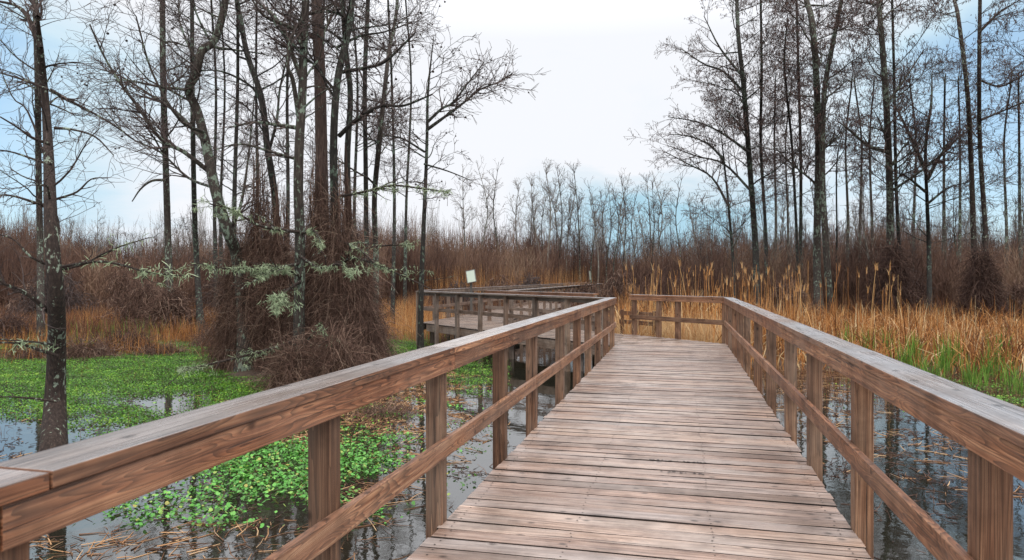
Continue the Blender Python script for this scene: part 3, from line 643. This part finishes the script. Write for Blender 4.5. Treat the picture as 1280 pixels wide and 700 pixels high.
for k, (x, d_, w_) in enumerate([(1075, 50, 5), (1090, 55, 5), (1142, 52, 5), (1180, 50, 6), (1200, 48, 5), (1258, 50, 5), (1275, 46, 6), (970, 52, 5), (985, 48, 4), (1060, 46, 5)]):
    make_tree('slim bare tree in the row standing behind the right-hand group', [(x+random.randint(-3, 3), 380), (x, 280), (x+random.randint(-4, 4), 180), (x+random.randint(-6, 6), 110)], d_, w_+1, w_*.4, ext=1, nl=20, ll=(1.6, 3.8), lo=.35, P=RP, mt='bark', group='slim trees behind the right-hand group', catk=150)

# far tree line: prototypes copied
def proto(kind):
    o = [[], [], [], []]; H = random.uniform(11, 15); P = dict(wander=.09, up=(.22, .25, .15), dens=(2.6, 3.4, 0), kmax=(9, 7, 0), lmin=(.6, .4, .1), rmin=.013, depth=2, flat=None)
    T, r = flesh([(0, 0, -.3), (random.gauss(0, .15), random.gauss(0, .15), H*.3), (random.gauss(0, .4), random.gauss(0, .4), H*.65), (random.gauss(0, .7), random.gauss(0, .7), H)], [.12, .09, .055, .018])
    for j in range(26):
        i = random.randint(5, len(T)-2) if kind else random.randint(8, len(T)-2); az = random.uniform(0, 2*PI); el = random.uniform(.6, 1.2)
        f = T[i][2]/H
        branch(o, T[i], np.array([math.cos(az)*math.cos(el), math.sin(az)*math.cos(el), math.sin(el)]), random.uniform(1.0, 2.9)*(1.25-.8*f), max(r[i]*.4, .03), 0, P)
    return (T, r), o
protos = []
n_far = 0
far_specs = []
for k in range(8):
    tr, o = proto(k % 2); protos.append((tr, o))
roots = []
zones = [('slim bare tree rising out of the brown thicket on the left', 'slim trees in the left thicket', -60, 520, 48, 66, 26, (.42, .68)), ('slim bare tree rising out of the brown thicket on the right', 'slim trees in the right thicket', 850, 1340, 46, 60, 30, (.40, .68)),
         ('tall bare tree in the far treeline seen above the distant railing and signs', 'far trees above the distant railing', 560, 830, 62, 95, 36, (.72, 1.12)),
         ('bare tree in the far treeline behind the left tree cluster and marsh', 'far trees on the left', -60, 560, 75, 110, 62, (.55, .85)),
         ('bare tree in the far treeline behind the right-hand tree group', 'far trees on the right', 830, 1340, 55, 95, 64, (.5, .85))]
explicit = [(672, 215), (725, 218), (600, 222), (622, 225), (648, 222), (700, 225), (783, 235), (760, 250), (745, 240), (815, 240), (580, 225), (850, 235), (868, 240)]
cnt = 0
for zi, (lab, grp, x0, x1, d0, d1, n, sc) in enumerate(zones):
    zp = []
    for k in range(4):
        tr, o = protos[(zi*3+k) % 8]
        root = empty('bare_tree', (0, 0, -.7), lab, 'tree', grp)
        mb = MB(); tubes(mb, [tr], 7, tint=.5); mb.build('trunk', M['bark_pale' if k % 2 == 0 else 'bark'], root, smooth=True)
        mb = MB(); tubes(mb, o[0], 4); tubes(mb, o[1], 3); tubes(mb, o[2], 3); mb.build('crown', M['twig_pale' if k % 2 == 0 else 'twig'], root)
        zp.append(root)
    for i in range(n):
        o = zp[i] if i < 4 else copy_tree(zp[i % 4])
        if zi == 2 and i < len(explicit):
            x, ty = explicit[i]; d = random.uniform(64, 74); p = at(x, 345, d); s = ((HOR-ty)/F*d+2.2)/13.0
        else:
            x = x0+(x1-x0)*(i+random.random())/n; d = random.uniform(d0, d1); p = at(x, 345, d); s = random.uniform(*sc)
        o.location = (p[0], p[1], -.7); o.scale = (s, s, s); o.rotation_euler = (0, 0, random.uniform(0, 6.28))

# ------------------------------------------------------------------ thicket
def shrub_proto(h, ns):
    L = []
    for _ in range(ns):
        a = random.uniform(0, 2*PI); r = random.uniform(0, .7); p = np.array([r*math.cos(a), r*math.sin(a), -.2]); d = nrm(np.array([random.gauss(0, .16), random.gauss(0, .16), 1.])); hh = h*random.uniform(.5, 1.05)
        q = [p+d*hh*t+np.array([random.gauss(0, .07), random.gauss(0, .07), 0])*hh*.3*t for t in (0, .33, .66, 1)]
        L.append((np.array(q), np.array([.022, .018, .014, .008])))
        for _ in range(4):
            t = random.uniform(.25, .95); s = q[0]+(q[3]-q[0])*t; dd = nrm(np.array([random.gauss(0, .55), random.gauss(0, .55), 1.])); l = hh*random.uniform(.12, .3)
            L.append((np.array([s, s+dd*l*.5, s+dd*l+[0, 0, l*.1]]), np.array([.012, .011, .007])))
    mb = MB(); tubes(mb, L, 3, tint=0.); V = np.concatenate(mb.V); Fc = np.concatenate([f for f, _, _ in mb.F]); return V, Fc
SP = [shrub_proto(random.uniform(3.4, 5.0), 15) for _ in range(8)]
def thicket(name, label, spots, hs, tints, mt):
    mb = MB()
    for (x, y), h, t in zip(spots, hs, tints):
        V, Fc = SP[random.randint(0, 7)]; a = random.uniform(0, 6.28); c, s = math.cos(a), math.sin(a)
        W = np.stack([(V[:, 0]*c-V[:, 1]*s), (V[:, 0]*s+V[:, 1]*c), V[:, 2]*h], -1)+np.array([x, y, float(ground_h(np.float64(x), np.float64(y)))])
        mb.add(W, Fc, min(max(random.gauss(t, .12), 0), 1))
    o = mb.build(name, M[mt]); tag(o, label, kind='stuff'); o['category'] = 'thicket'; return o
sp = []; hs = []; ts = []
for _ in range(4600):
    x = random.uniform(-120, 1400); d = random.choice([random.uniform(38, 60), random.uniform(50, 95), random.uniform(70, 115)])
    p = at(x, 347, d)
    if -11 < p[0] < -4 and p[1] < 68: continue
    if 470 < x < 780 and d < 52: continue
    hh = .62+.30*math.sin(x*.021+1)+.1*math.sin(x*.07)
    if d < 60: hh *= .75
    k = 1.0 if d > 60 else .9
    sp.append((p[0], p[1])); hs.append(max(.45, (.86+.42*random.random()**2+.10*math.sin(x*.03)+.16*math.sin(x*.011+2)+.10*math.sin(x*.09+d*.2))*d/75*1.36)); ts.append(.45+.22*math.sin(x*.023+d*.1)+.1*math.sin(x*.11))
thicket('woodland_thicket', 'dense reddish-brown leafless thicket filling the background below the treeline', sp, hs, ts, 'twig_red')
# grey-brown far wood behind
sp = []; hs = []; ts = []
for _ in range(520):
    x = random.uniform(-200, 1500); d = random.uniform(115, 150); p = at(x, 347, d); sp.append((p[0], p[1])); hs.append(random.uniform(2.0, 3.6)); ts.append(.5)
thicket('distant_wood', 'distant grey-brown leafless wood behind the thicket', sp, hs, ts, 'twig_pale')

# ------------------------------------------------------------------ brush mounds and vine tangles
def tangle(name, label, x, y, zc, Rb, H, n, cat, power=1.0, mt='vine', r=.006, tall=None, squash=1.0):
    c = at(x, y, zc); gz = float(ground_h(c[0], c[1])); base = np.array([c[0], c[1], gz])
    L = []; vin = name == 'vine_tangle'; r = r*(.6 if vin else .85); n = int(n*(1.9 if vin else 1.3))
    for _ in range(n):
        a = random.uniform(0, 2*PI); f = random.random()**power; z = H*f
        rr = Rb*((1-f)**.8*.8+.2*math.sin(f*9+x)*(1-f)+.12)*random.uniform(.15, 1.0)+.10
        p = base+np.array([rr*math.cos(a), rr*math.sin(a)*squash, z*random.uniform(.5, 1)])
        l = random.uniform(.25, .95)*(1 if H > 1.2 else .6)
        d = np.array([math.cos(a)*.3+random.gauss(0, .45), math.sin(a)*.3+random.gauss(0, .45), random.gauss(-.3, 1.2)]); d = nrm(d)
        sag = np.array([0, 0, -.35*l]); q = [p+d*l*t+sag*(t*t) + np.array([random.gauss(0, .03), random.gauss(0, .03), random.gauss(0, .03)]) for t in (0, .25, .5, .75, 1)]
        q = np.array(q); q[:, 2] = np.maximum(q[:, 2], gz-.05)
        L.append((q, np.full(5, r)*np.array([1, 1, .9, .7, .5])))
    mb = MB(); tubes(mb, L, 3)
    if vin:
        S = []
        for _ in range(int(26*H)):
            a = random.uniform(0, 6.28); rr = Rb*random.uniform(.15, .95); q = []; top = H*random.uniform(.4, 1.15)
            for t in (0, .2, .4, .6, .8, 1): q.append(base+np.array([rr*(1-t)**1.3*math.cos(a)+random.gauss(0, .05)+.1*math.cos(a), rr*(1-t)**1.3*math.sin(a)+random.gauss(0, .05)+.1*math.sin(a), top*t-.1]))
            S.append((np.array(q), np.linspace(random.uniform(.008, .02), .005, 6)))
        tubes(mb, S, 4)
    o = mb.build(name, M[mt], None, base); tag(o, label, cat); return o
for (vx, vy, vz, vr, vh, vn, vl) in [
        (295, 442, 17.2, .62, 3.4, 2000, 'ragged vines around the foot of the crooked tree, leftmost column of the cluster'),
        (324, 445, 17.0, .62, 4.8, 2800, 'tall ragged column of brown vines between the crooked tree and the forking dark tree'),
        (350, 450, 16.6, .5, 4.2, 2000, 'vine-wrapped dark stems just left of the pale-mossed trunk'),
        (398, 470, 15.9, .55, 5.0, 2700, 'tall column of hanging vines clinging left of the thick reddish trunk'),
        (426, 470, 15.4, .58, 4.7, 2800, 'tall column of brown vines wrapped around the dark pair of trunks'),
        (450, 468, 15.3, .58, 3.0, 2000, 'shorter ragged vine column at the right foot of the cluster'),
        (468, 464, 15.6, .42, 1.5, 800, 'small outer vine heap at the right end of the cluster'),
        (372, 486, 14.0, .75, 1.3, 1700, 'low spreading vine mass in front of the pale-mossed trunk'),
        (422, 486, 13.9, .8, 1.5, 1900, 'low spreading vine mass in front of the dark pair of trunks')]:
    tangle('vine_tangle', vl, vx, vy, vz, vr, vh, vn, 'vines', 1.0)
tangle('shrub', 'low leafless brown bush in the water behind the left railing', 478, 525, 11.4, 1.0, .55, 1900, 'shrub', r=.004)
tangle('shrub', 'dark brush heap around the foot of the slim swollen-based tree', 213, 400, 27.5, 1.4, 1.9, 2200, 'shrub', r=.010)
tangle('shrub', 'dark rounded thorny bush left of the slim swollen-based tree', 180, 398, 28.5, 1.6, 2.1, 2200, 'shrub', r=.010)
tangle('shrub', 'dark brush skirt around the base of the tallest right-hand tree', 1116, 393, 33.5, 1.35, 4.0, 5200, 'shrub', r=.012, mt='dark_brush')
tangle('shrub', 'dark brush around the feet of the two tall leaning trunks', 1226, 395, 30.5, 1.05, 3.6, 4200, 'shrub', r=.011, mt='dark_brush')
tangle('shrub', 'brown bush at the right edge beyond the reeds', 1276, 392, 31, 1.5, 2.0, 2200, 'shrub', r=.011)
tangle('shrub', 'dark brush between the thin trees and the double-trunked tree', 985, 385, 36, 2.0, 1.9, 2400, 'shrub', r=.013)
tangle('shrub', 'brown vine hummock in front of the left marsh, near the water', 110, 432, 19.8, 1.9, .9, 2200, 'shrub', r=.007)
tangle('shrub', 'rusty brown low scrub directly behind the far left tree', 40, 436, 19.5, 1.3, .8, 1500, 'shrub', r=.007)
tangle('shrub', 'dark brown low scrub between the far left tree and the brown hummock', 158, 422, 21.5, 1.8, 1.0, 2000, 'shrub', r=.008, mt='dark_brush')
tangle('shrub', 'dark scrub at the left edge of the marsh behind the golden tufts', 5, 405, 25, 2.2, 1.3, 2200, 'shrub', r=.009, mt='dark_brush')
tangle('shrub', 'brown scrub at the foot of the slim lichened tree', 268, 420, 23, 1.1, .8, 1300, 'shrub', r=.008)
tangle('shrub', 'low brown hummock right of the slim trees at the marsh edge', 200, 430, 20.5, 1.6, .7, 2000, 'shrub', r=.007)

for k in range(22):
    vx = random.choice([random.uniform(-60, 300), random.uniform(560, 800), random.uniform(840, 1330)]); vz = random.uniform(34, 52)
    o = tangle('shrub', 'bare brown bush at the woodland edge behind the marsh grass', vx, HOR+F*2.3/vz, vz, random.uniform(1.5, 3.0), random.uniform(1.6, 3.6), 900, 'shrub', mt='vine' if k % 2 else 'twig', r=.016)
    o['group'] = 'bare bushes along the woodland edge'
# ------------------------------------------------------------------ reeds and grasses
def scatter(n, xr, dr, cond=None, tall=False):
    x = RS.uniform(xr[0], xr[1], n); u = RS.rand(n)
    d = np.sqrt(dr[0]**2+(dr[1]**2-dr[0]**2)*u)
    xc = (x-640)/F*d; X = xc*CT-d*ST; Y = xc*ST+d*CT; Z = ground_h(X, Y)
    k = np.ones(n, bool)
    # keep plants out of the walkways
    k &= ~((X > XL-.15) & (X < XR+.15) & (Y < 17.0))
    s = (X-PL[0])*DE[0]+(Y-PL[1])*DE[1]; q = (X-PL[0])*NE[0]+(Y-PL[1])*NE[1]
    k &= ~((s > -2.3) & (s < LF+.2) & (q > -.2) & (q < 2.75))
    k &= ~((X > XA-.2) & (X < XB+.2) & (Y > BLn[1]-.5) & (Y < 86))
    if cond is not None: k &= cond(X, Y, Z, x, d)
    return np.stack([X, Y, Z], -1)[k], x[k], d[k]
def clump(X, Y, f=1.0): return .5+.25*np.sin(X*2.1*f+np.sin(Y*1.7*f)*2)+.25*np.sin(Y*2.6*f+X*.9*f+1)

mb = MB()
# main golden band on the right bank
p, x, d = scatter(46000, (770, 1400), (15, 34), lambda X, Y, Z, x, d: (Z > -.98) & (RS.rand(len(X)) < .12+.9*clump(X, Y, 1.3)**1.5))
n = len(p); h = RS.uniform(.35, 1.3, n)*(.35+1.15*clump(p[:, 0], p[:, 1], .9))
h *= np.where(x < 960, 1.18, .95)
mb_h = h
blades(mb, p, h, RS.rand(n)*2*PI, np.where(RS.rand(n) < .45, RS.uniform(.5, 1.6, n), np.abs(RS.normal(.18, .28, n))), RS.uniform(.010, .040, n), tint=np.clip(RS.normal(.42, .36, n)+.6*(clump(p[:, 0]+3, p[:, 1], 1.1)-.5), 0, 1))
# tall thin stalks with plumes
p, x, d = scatter(420, (780, 1130), (18.5, 30), lambda X, Y, Z, x, d: (Z > -.85) & (RS.rand(len(X)) < np.where(x < 1010, .9, .3)))
n = len(p); h = RS.uniform(1.2, 2.7, n); az = RS.rand(n)*2*PI; ln = np.abs(RS.normal(.05, .06, n))
blades(mb, p, h, az, ln, RS.uniform(.010, .016, n), seg=4, tint=RS.uniform(.4, .95, n), taper=.7, droop=.2)
k = RS.rand(n) < .35; q = p[k].copy(); hh = h[k]; q[:, 2] += hh*.93; q[:, 0] += np.cos(az[k])*ln[k]*hh*.85; q[:, 1] += np.sin(az[k])*ln[k]*hh*.85
for _ in range(7): blades(mb, q+RS.normal(0, .012, q.shape), RS.uniform(.16, .34, len(q)), RS.rand(len(q))*6.28, np.abs(RS.normal(.25, .12, len(q))), np.full(len(q), .012), seg=2, tint=RS.uniform(.6, 1, len(q)))
o = mb.build('reed_bed', M['reed']); tag(o, 'golden-orange dead reeds covering the right bank', 'reeds', kind='stuff')
# pale dense straw right behind the end railing
mb = MB(); p, x, d = scatter(30000, (745, 925), (16.6, 23), lambda X, Y, Z, x, d: (Z > -1.1))
n = len(p); blades(mb, p, RS.uniform(.4, 1.2, n), RS.rand(n)*6.28, np.abs(RS.normal(.5, .45, n)), RS.uniform(.006, .014, n)); o = mb.build('dry_straw', M['reed_pale']); tag(o, 'pale matted straw behind the short end railing', 'straw', kind='stuff')
# far marsh grass: left and middle
mb = MB()
p, x, d = scatter(60000, (-120, 540), (19, 48), lambda X, Y, Z, x, d: (Z > -.95))
n = len(p); h = RS.uniform(.35, .95, n)*(.6+.7*clump(p[:, 0], p[:, 1], .4)); blades(mb, p, h, RS.rand(n)*6.28, np.abs(RS.normal(.3, .3, n)), RS.uniform(.010, .022, n), seg=2, tint=np.clip(RS.normal(.45, .25, n), 0, 1))
p, x, d = scatter(26000, (500, 1400), (33, 60), lambda X, Y, Z, x, d: (Z > -.9))
n = len(p); blades(mb, p, RS.uniform(.6, 1.5, n), RS.rand(n)*6.28, np.abs(RS.normal(.2, .25, n)), RS.uniform(.016, .03, n), seg=2, tint=np.clip(RS.normal(.4, .25, n), 0, 1))
o = mb.build('marsh_grass', M['reed_brown']); tag(o, 'brown dead marsh grass stretching back to the thicket', 'grass', kind='stuff')
mb = MB()
def patch(n, px, py, sx, sy, hmin, hmax, mtb, tint=(.3, .95), lean=.3, w=(.008, .016)):
    c = on(px, py, -.7); X = c[0]+RS.normal(0, sx, n); Y = c[1]+RS.normal(0, sy, n); Z = np.maximum(ground_h(X, Y), -1.0)
    k = ~((X > XL-.12) & (X < XR+.12) & (Y < 17)); X, Y, Z = X[k], Y[k], Z[k]; m_ = len(X)
    blades(mtb, np.stack([X, Y, Z], -1), RS.uniform(hmin, hmax, m_), RS.rand(m_)*6.28, np.abs(RS.normal(0, lean, m_)), RS.uniform(w[0], w[1], m_), tint=RS.uniform(*tint, m_))
for a in [(25, 445, 1.0, .6), (60, 432, .9, .6), (130, 440, .7, .6), (190, 440, .7, .4), (225, 425, .7, .5), (265, 415, .6, .6), (5, 425, 1.2, 1), (150, 415, 1, 1), (90, 412, 1.5, 1), (255, 400, 1.2, 1.5)]:
    patch(420, a[0], a[1], a[2]*.7, a[3]*.7, .35, 1.1, mb, (0, .8))
for a in [(500, 405, 1.2, 1.2), (480, 415, .6, .8), (520, 400, 1.0, 1.2)]: patch(900, a[0], a[1], a[2], a[3], .5, 1.5, mb)
for a in [(590, 385, .8, 1), (660, 384, 1.2, 1), (690, 383, 1, 1), (560, 384, 1, 1), (720, 384, 1, 1), (620, 384, 1, 1)]: patch(260, a[0], a[1], a[2], a[3], 1.6, 3.4, mb, lean=.1)
o = mb.build('golden_grass', M['reed']); tag(o, 'golden tufts of dead grass at the left marsh edge and behind the platform', 'grass', kind='stuff')
# fresh green shoots at the front of the right reeds
mb = MB()
for a in [(1225, 480, .3), (1145, 458, .2), (1170, 478, .3), (1085, 452, .2), (1195, 458, .3), (1265, 478, .45), (1235, 470, .3), (1180, 465, .3), (1155, 470, .25), (1110, 450, .2), (1250, 460, .4), (1275, 490, .3), (1210, 475, .2), (1060, 440, .3), (1300, 480, .6), (1130, 462, .3)]:
    patch(60, a[0], a[1], a[2]*.35, a[2]*.3, .35, 1.0, mb, (0, 1), .28, (.014, .028))
for a in [(1000, 378, .5), (1140, 384, .6), (500, 425, 1.2), (350, 415, .8), (70, 425, 1.5), (150, 425, 1.2), (1160, 395, 1.5), (1090, 400, 1.5)]: patch(160, a[0], a[1], a[2], a[2], .3, .8, mb, (0, 1), .3, (.012, .02))
o = mb.build('green_shoots', M['green']); tag(o, 'fresh green iris-like shoots at the front edge of the reeds', 'shoots', kind='stuff')
# emergent dead stubble right side in water
mb = MB()
p, x, d = scatter(16000, (940, 1330), (9, 19), lambda X, Y, Z, x, d: (RS.rand(len(X)) < np.clip((Y-11.5)/6.5, 0, 1)**1.5))
n = len(p); p[:, 2] = WATER-.02; blades(mb, p, RS.uniform(.05, .35, n), RS.rand(n)*6.28, np.abs(RS.normal(.7, .6, n)), RS.uniform(.004, .010, n), tint=RS.uniform(0, .8, n))
p, x, d = scatter(7000, (-60, 640), (9, 20), lambda X, Y, Z, x, d: (RS.rand(len(X)) < clump(X, Y, 1.7)**3))
n = len(p); p[:, 2] = WATER-.02; blades(mb, p, RS.uniform(.04, .28, n), RS.rand(n)*6.28, np.abs(RS.normal(.6, .6, n)), RS.uniform(.004, .010, n), tint=RS.uniform(0, .6, n))
o = mb.build('dead_stubble', M['reed_brown']); tag(o, 'short dead stubble standing in the water beside the walkway', 'stubble', kind='stuff')

# ------------------------------------------------------------------ floating leaves
def gsum(x, y, blobs):
    s = np.zeros(len(x))
    for (bx, by, sx, sy, w) in blobs: s += w*np.exp(-((x-bx)/sx)**2-((y-by)/sy)**2)
    return s
def leaves(name, label, n, xr, dr, blobs, size, mt, thr, hgt=(.0, .06), tilt=.35, k=7, sp=.13):
    x = RS.uniform(xr[0], xr[1], n); u = RS.rand(n); d = np.sqrt(dr[0]**2+(dr[1]**2-dr[0]**2)*u)
    xc = (x-640)/F*d; X = xc*CT-d*ST; Y = xc*ST+d*CT; _, y, _ = pix(X, Y, WATER)
    dn = gsum(x, y, blobs)+.75*(clump(X, Y, 1.9)-.5)+.35*(clump(X+5, Y*1.3, 5)-.5)
    q = (dn > thr+RS.normal(0, sp, n)) & ~((X > XL-.1) & (X < XR+.1))
    X, Y, d = X[q], Y[q], d[q]; N = len(X)
    r = RS.uniform(size[0], size[1], N)
    nz = nrm(np.stack([RS.normal(0, tilt, N), RS.normal(0, tilt, N), np.ones(N)], -1)); A = nrm(np.cross(nz, RS.normal(0, 1, (N, 3)))); B = np.cross(nz, A)
    ang = np.arange(k)*2*PI/k; rad = np.array([.45]+[1.0]*(k-1))
    P = np.stack([X, Y, WATER+.006+RS.uniform(hgt[0], hgt[1], N)], -1)
    V = P[:, None, :]+r[:, None, None]*rad[None, :, None]*(A[:, None, :]*np.cos(ang)[None, :, None]+B[:, None, :]*np.sin(ang)[None, :, None])
    V[:, :, 2] = np.maximum(V[:, :, 2], WATER+.003)
    mb = MB(); mb.add(V.reshape(-1, 3), (np.arange(N)[:, None]*k+np.arange(k)[None, :]), np.repeat(RS.rand(N), k)); o = mb.build(name, M[mt]); tag(o, label, 'water plants', kind='stuff')
    return o
leaves('water_pennywort', 'bright green round-leaved water plants floating behind the left railing', 60000, (60, 640), (6.2, 12.5),
    [(330, 600, 105, 42, .85), (250, 640, 90, 30, .55), (150, 640, 60, 22, .35), (450, 640, 50, 20, .4), (400, 570, 80, 35, .8), (470, 570, 60, 22, .8), (300, 570, 60, 25, .5), (200, 610, 60, 20, .4), (600, 470, 40, 22, .5), (580, 500, 30, 20, .2), (180, 655, 40, 15, .3)], (.005, .028), 'leaf', .90, (.0, .045), .5, 7, .34)
leaves('green_water_mat', 'green carpet of small floating plants covering the left swamp water', 620000, (-150, 640), (8.0, 25),
    [(330, 600, 100, 40, .35), (60, 470, 200, 32, 1.0), (260, 465, 110, 30, 1.0), (100, 520, 90, 18, .5), (200, 540, 90, 22, .7), (330, 500, 80, 30, .8), (500, 435, 40, 14, 1.0), (300, 430, 120, 10, .9), (590, 470, 45, 20, .9), (0, 500, 60, 16, .8),
     (120, 500, 200, 40, .5), (430, 520, 80, 40, .45), (205, 502, 48, 8, -1.0), (20, 540, 50, 12, -1.0), (175, 545, 50, 8, -.3), (265, 492, 20, 6, -.5), (-20, 555, 80, 14, -.7)], (.006, .020), 'mat_leaf', .80, (0, .05), .6, 5, .30)
leaves('bank_duckweed', 'low green plants along the water edge in front of the right reeds', 50000, (1020, 1400), (11.5, 18),
    [(1200, 482, 90, 7, 1.0), (1290, 500, 80, 9, 1.0), (1130, 468, 50, 6, .6)], (.008, .024), 'mat_leaf', .78, (0, .05), .45, 5, .25)
# floating dead stems and leaf litter
def litter(name, label, n, xr, dr, blobs, thr, ln=(.06, .5), r=(.002, .006), mt='straw'):
    x = RS.uniform(xr[0], xr[1], n); u = RS.rand(n); d = np.sqrt(dr[0]**2+(dr[1]**2-dr[0]**2)*u)
    xc = (x-640)/F*d; X = xc*CT-d*ST; Y = xc*ST+d*CT; _, y, _ = pix(X, Y, WATER)
    dn = gsum(x, y, blobs)+.5*(clump(X, Y, 1.8)-.5)+.3*(clump(X+5, Y*1.3, 4)-.5)
    q = (dn > thr+RS.normal(0, .15, n)) & ~((X > XL-.3) & (X < XR+.3)); X, Y = X[q], Y[q]; L = []
    for a, b_ in zip(X, Y):
        az = random.uniform(0, PI); l = random.uniform(*ln)*random.uniform(.4, 1); c, s = math.cos(az)*l/2, math.sin(az)*l/2; z = WATER+random.uniform(.001, .012); lift = max(0, random.gauss(-.01, .035))
        bx, by = random.gauss(0, .06)*l, random.gauss(0, .06)*l
        L.append((np.array([(a-c, b_-s, z), (a+bx, b_+by, z+lift*.4), (a+c, b_+s, z+lift)]), np.array([1, .9, .5])*random.uniform(*r)))
    mb = MB(); tubes(mb, L, 4); o = mb.build(name, M[mt]); tag(o, label, 'litter', kind='stuff')
litter('floating_stems', 'dead straw-coloured stems floating on the water below the left railing', 6500, (-100, 700), (4.2, 13),
    [(200, 690, 160, 28, .8), (330, 665, 120, 16, .35), (470, 610, 60, 25, .55), (520, 560, 60, 30, .7), (440, 640, 60, 30, .5), (560, 520, 40, 30, .4)], .38)
litter('floating_stems', 'dead stems and litter floating on the water below the right railing', 4200, (930, 1400), (4.2, 17),
    [(1190, 600, 70, 24, .75), (1120, 560, 60, 20, .5), (1000, 480, 60, 40, .9), (1230, 545, 90, 25, .45), (1060, 520, 50, 30, .5), (1260, 620, 50, 15, .4)], .42)
litter('floating_litter', 'brown leaf litter on the water around the brush cluster', 16000, (250, 640), (9, 17),
    [(430, 500, 90, 40, .8), (380, 560, 60, 25, .5), (540, 470, 50, 40, .5)], .4, ln=(.03, .25), r=(.003, .008))

litter('floating_debris', 'small dark twigs and specks floating on open water left of the walkway', 16000, (-80, 700), (4.5, 14), [(250, 600, 400, 90, .5)], .42, ln=(.02, .14), r=(.002, .006), mt='dark_brush')
litter('floating_debris', 'small dark twigs and specks floating on open water right of the walkway', 14000, (930, 1400), (4.5, 17), [(1150, 580, 220, 100, .5)], .42, ln=(.02, .16), r=(.002, .006), mt='dark_brush')
# ------------------------------------------------------------------ light, sky, camera
w = bpy.data.worlds.new('World'); bpy.context.scene.world = w; w.use_nodes = True; nt = w.node_tree; nt.nodes.clear(); g = G(nt)
out = g.new('ShaderNodeOutputWorld'); bg = g.new('ShaderNodeBackground'); nt.links.new(bg.outputs[0], out.inputs[0])
SUN_EL, SUN_AZ = R(48), R(150)      # azimuth clockwise from +Y
sky = g.new('ShaderNodeTexSky', sky_type='NISHITA'); sky.sun_disc = False; sky.sun_elevation = SUN_EL; sky.sun_rotation = SUN_AZ; sky.air_density = 1.0; sky.dust_density = 1.0; sky.ozone_density = 1.5
dirv = g.new('ShaderNodeTexCoord').outputs['Generated']; dx, dy, dz = g.sep(dirv)
zz = g.math('ADD', g.math('MAXIMUM', dz, 0), .22)
cv = g.xyz(g.math('DIVIDE', dx, zz), g.math('DIVIDE', dy, zz), 0)
n1 = g.noise(cv, .9, 6, .55, .4); n2 = g.noise(cv, 2.6, 5, .6, .3)
vd = at(620, 260, 1.0)-np.array([0, 0, EYE]); vd = [float(a) for a in vd/np.linalg.norm(vd)]
dot = g.math('ADD', g.math('ADD', g.math('MULTIPLY', dx, vd[0]), g.math('MULTIPLY', dy, vd[1])), g.math('MULTIPLY', dz, vd[2]))
glow = g.mr(dot, .80, .955, 0, 1)
cover = g.math('ADD', g.math('ADD', g.math('MULTIPLY', glow, .75), g.math('MULTIPLY', n1, .58)), g.math('MULTIPLY', n2, .25))
cover = g.math('ADD', cover, g.mr(dz, .27, .46, 0, 1.0))
cover = g.mr(cover, .46, .98, 0, 1)
cloud = g.ramp(g.math('ADD', g.math('MULTIPLY', cover, .75), g.math('MULTIPLY', n2, .25)), [(.05, (2.6, 4.3, 5.8)), (.4, (4.5, 5.9, 6.8)), (.85, (6.7, 6.85, 7.2))])
cloud = g.mix(1, cloud, g.ramp(g.mr(dz, .33, .70), [(0, (1, 1, 1)), (1, (2.3, 2.24, 2.18))]), 'MULTIPLY')
bd = at(835, 272, 1.0)-np.array([0, 0, EYE]); bd = bd/np.linalg.norm(bd)
bdot = g.math('ADD', g.math('ADD', g.math('MULTIPLY', dx, float(bd[0])), g.math('MULTIPLY', dy, float(bd[1]))), g.math('MULTIPLY', dz, float(bd[2])))
bank = g.math('MULTIPLY', g.mr(bdot, .972, .997, 0, 1), g.mr(g.math('ADD', dz, g.math('MULTIPLY', g.math('SUBTRACT', n2, .5), .12)), .10, .165, 1, 0))
cloud = g.mix(g.math('MULTIPLY', bank, .9), cloud, (2.9, 4.9, 6.0))
mixf = g.mr(cover, 0, .4, .6, 1)
col = g.mix(mixf, g.mix(1, sky.outputs[0], (1.5, 1.5, 1.5), 'MULTIPLY'), cloud)
g.put(bg.inputs[0], col); bg.inputs[1].default_value = .1
sl = bpy.data.lights.new('sun', 'SUN'); sl.energy = 1.2; sl.angle = R(50); sl.color = (1, .93, .84)
so = bpy.data.objects.new('sun', sl); C.objects.link(so)
sd = Vector((math.sin(SUN_AZ)*math.cos(SUN_EL), math.cos(SUN_AZ)*math.cos(SUN_EL), math.sin(SUN_EL))); so.rotation_euler = sd.to_track_quat('Z', 'Y').to_euler()

cam = bpy.data.cameras.new('camera'); co = bpy.data.objects.new('camera', cam); C.objects.link(co)
co.location = (0, 0, EYE); co.rotation_euler = (R(90), 0, TH); cam.sensor_width = 36; cam.lens = 36*F/1280; cam.shift_y = -3/1280; cam.clip_end = 4000; cam.clip_start = .05
cam.dof.use_dof = True; cam.dof.focus_distance = 9; cam.dof.aperture_fstop = 5.0
sc = bpy.context.scene; sc.camera = co
sc.view_settings.view_transform = 'Standard'; sc.view_settings.look = 'None'; sc.view_settings.gamma = 1; sc.view_settings.exposure = .48
sc.cycles.max_bounces = 6; sc.cycles.diffuse_bounces = 3; sc.cycles.glossy_bounces = 3; sc.cycles.transmission_bounces = 2; sc.cycles.use_denoising = True
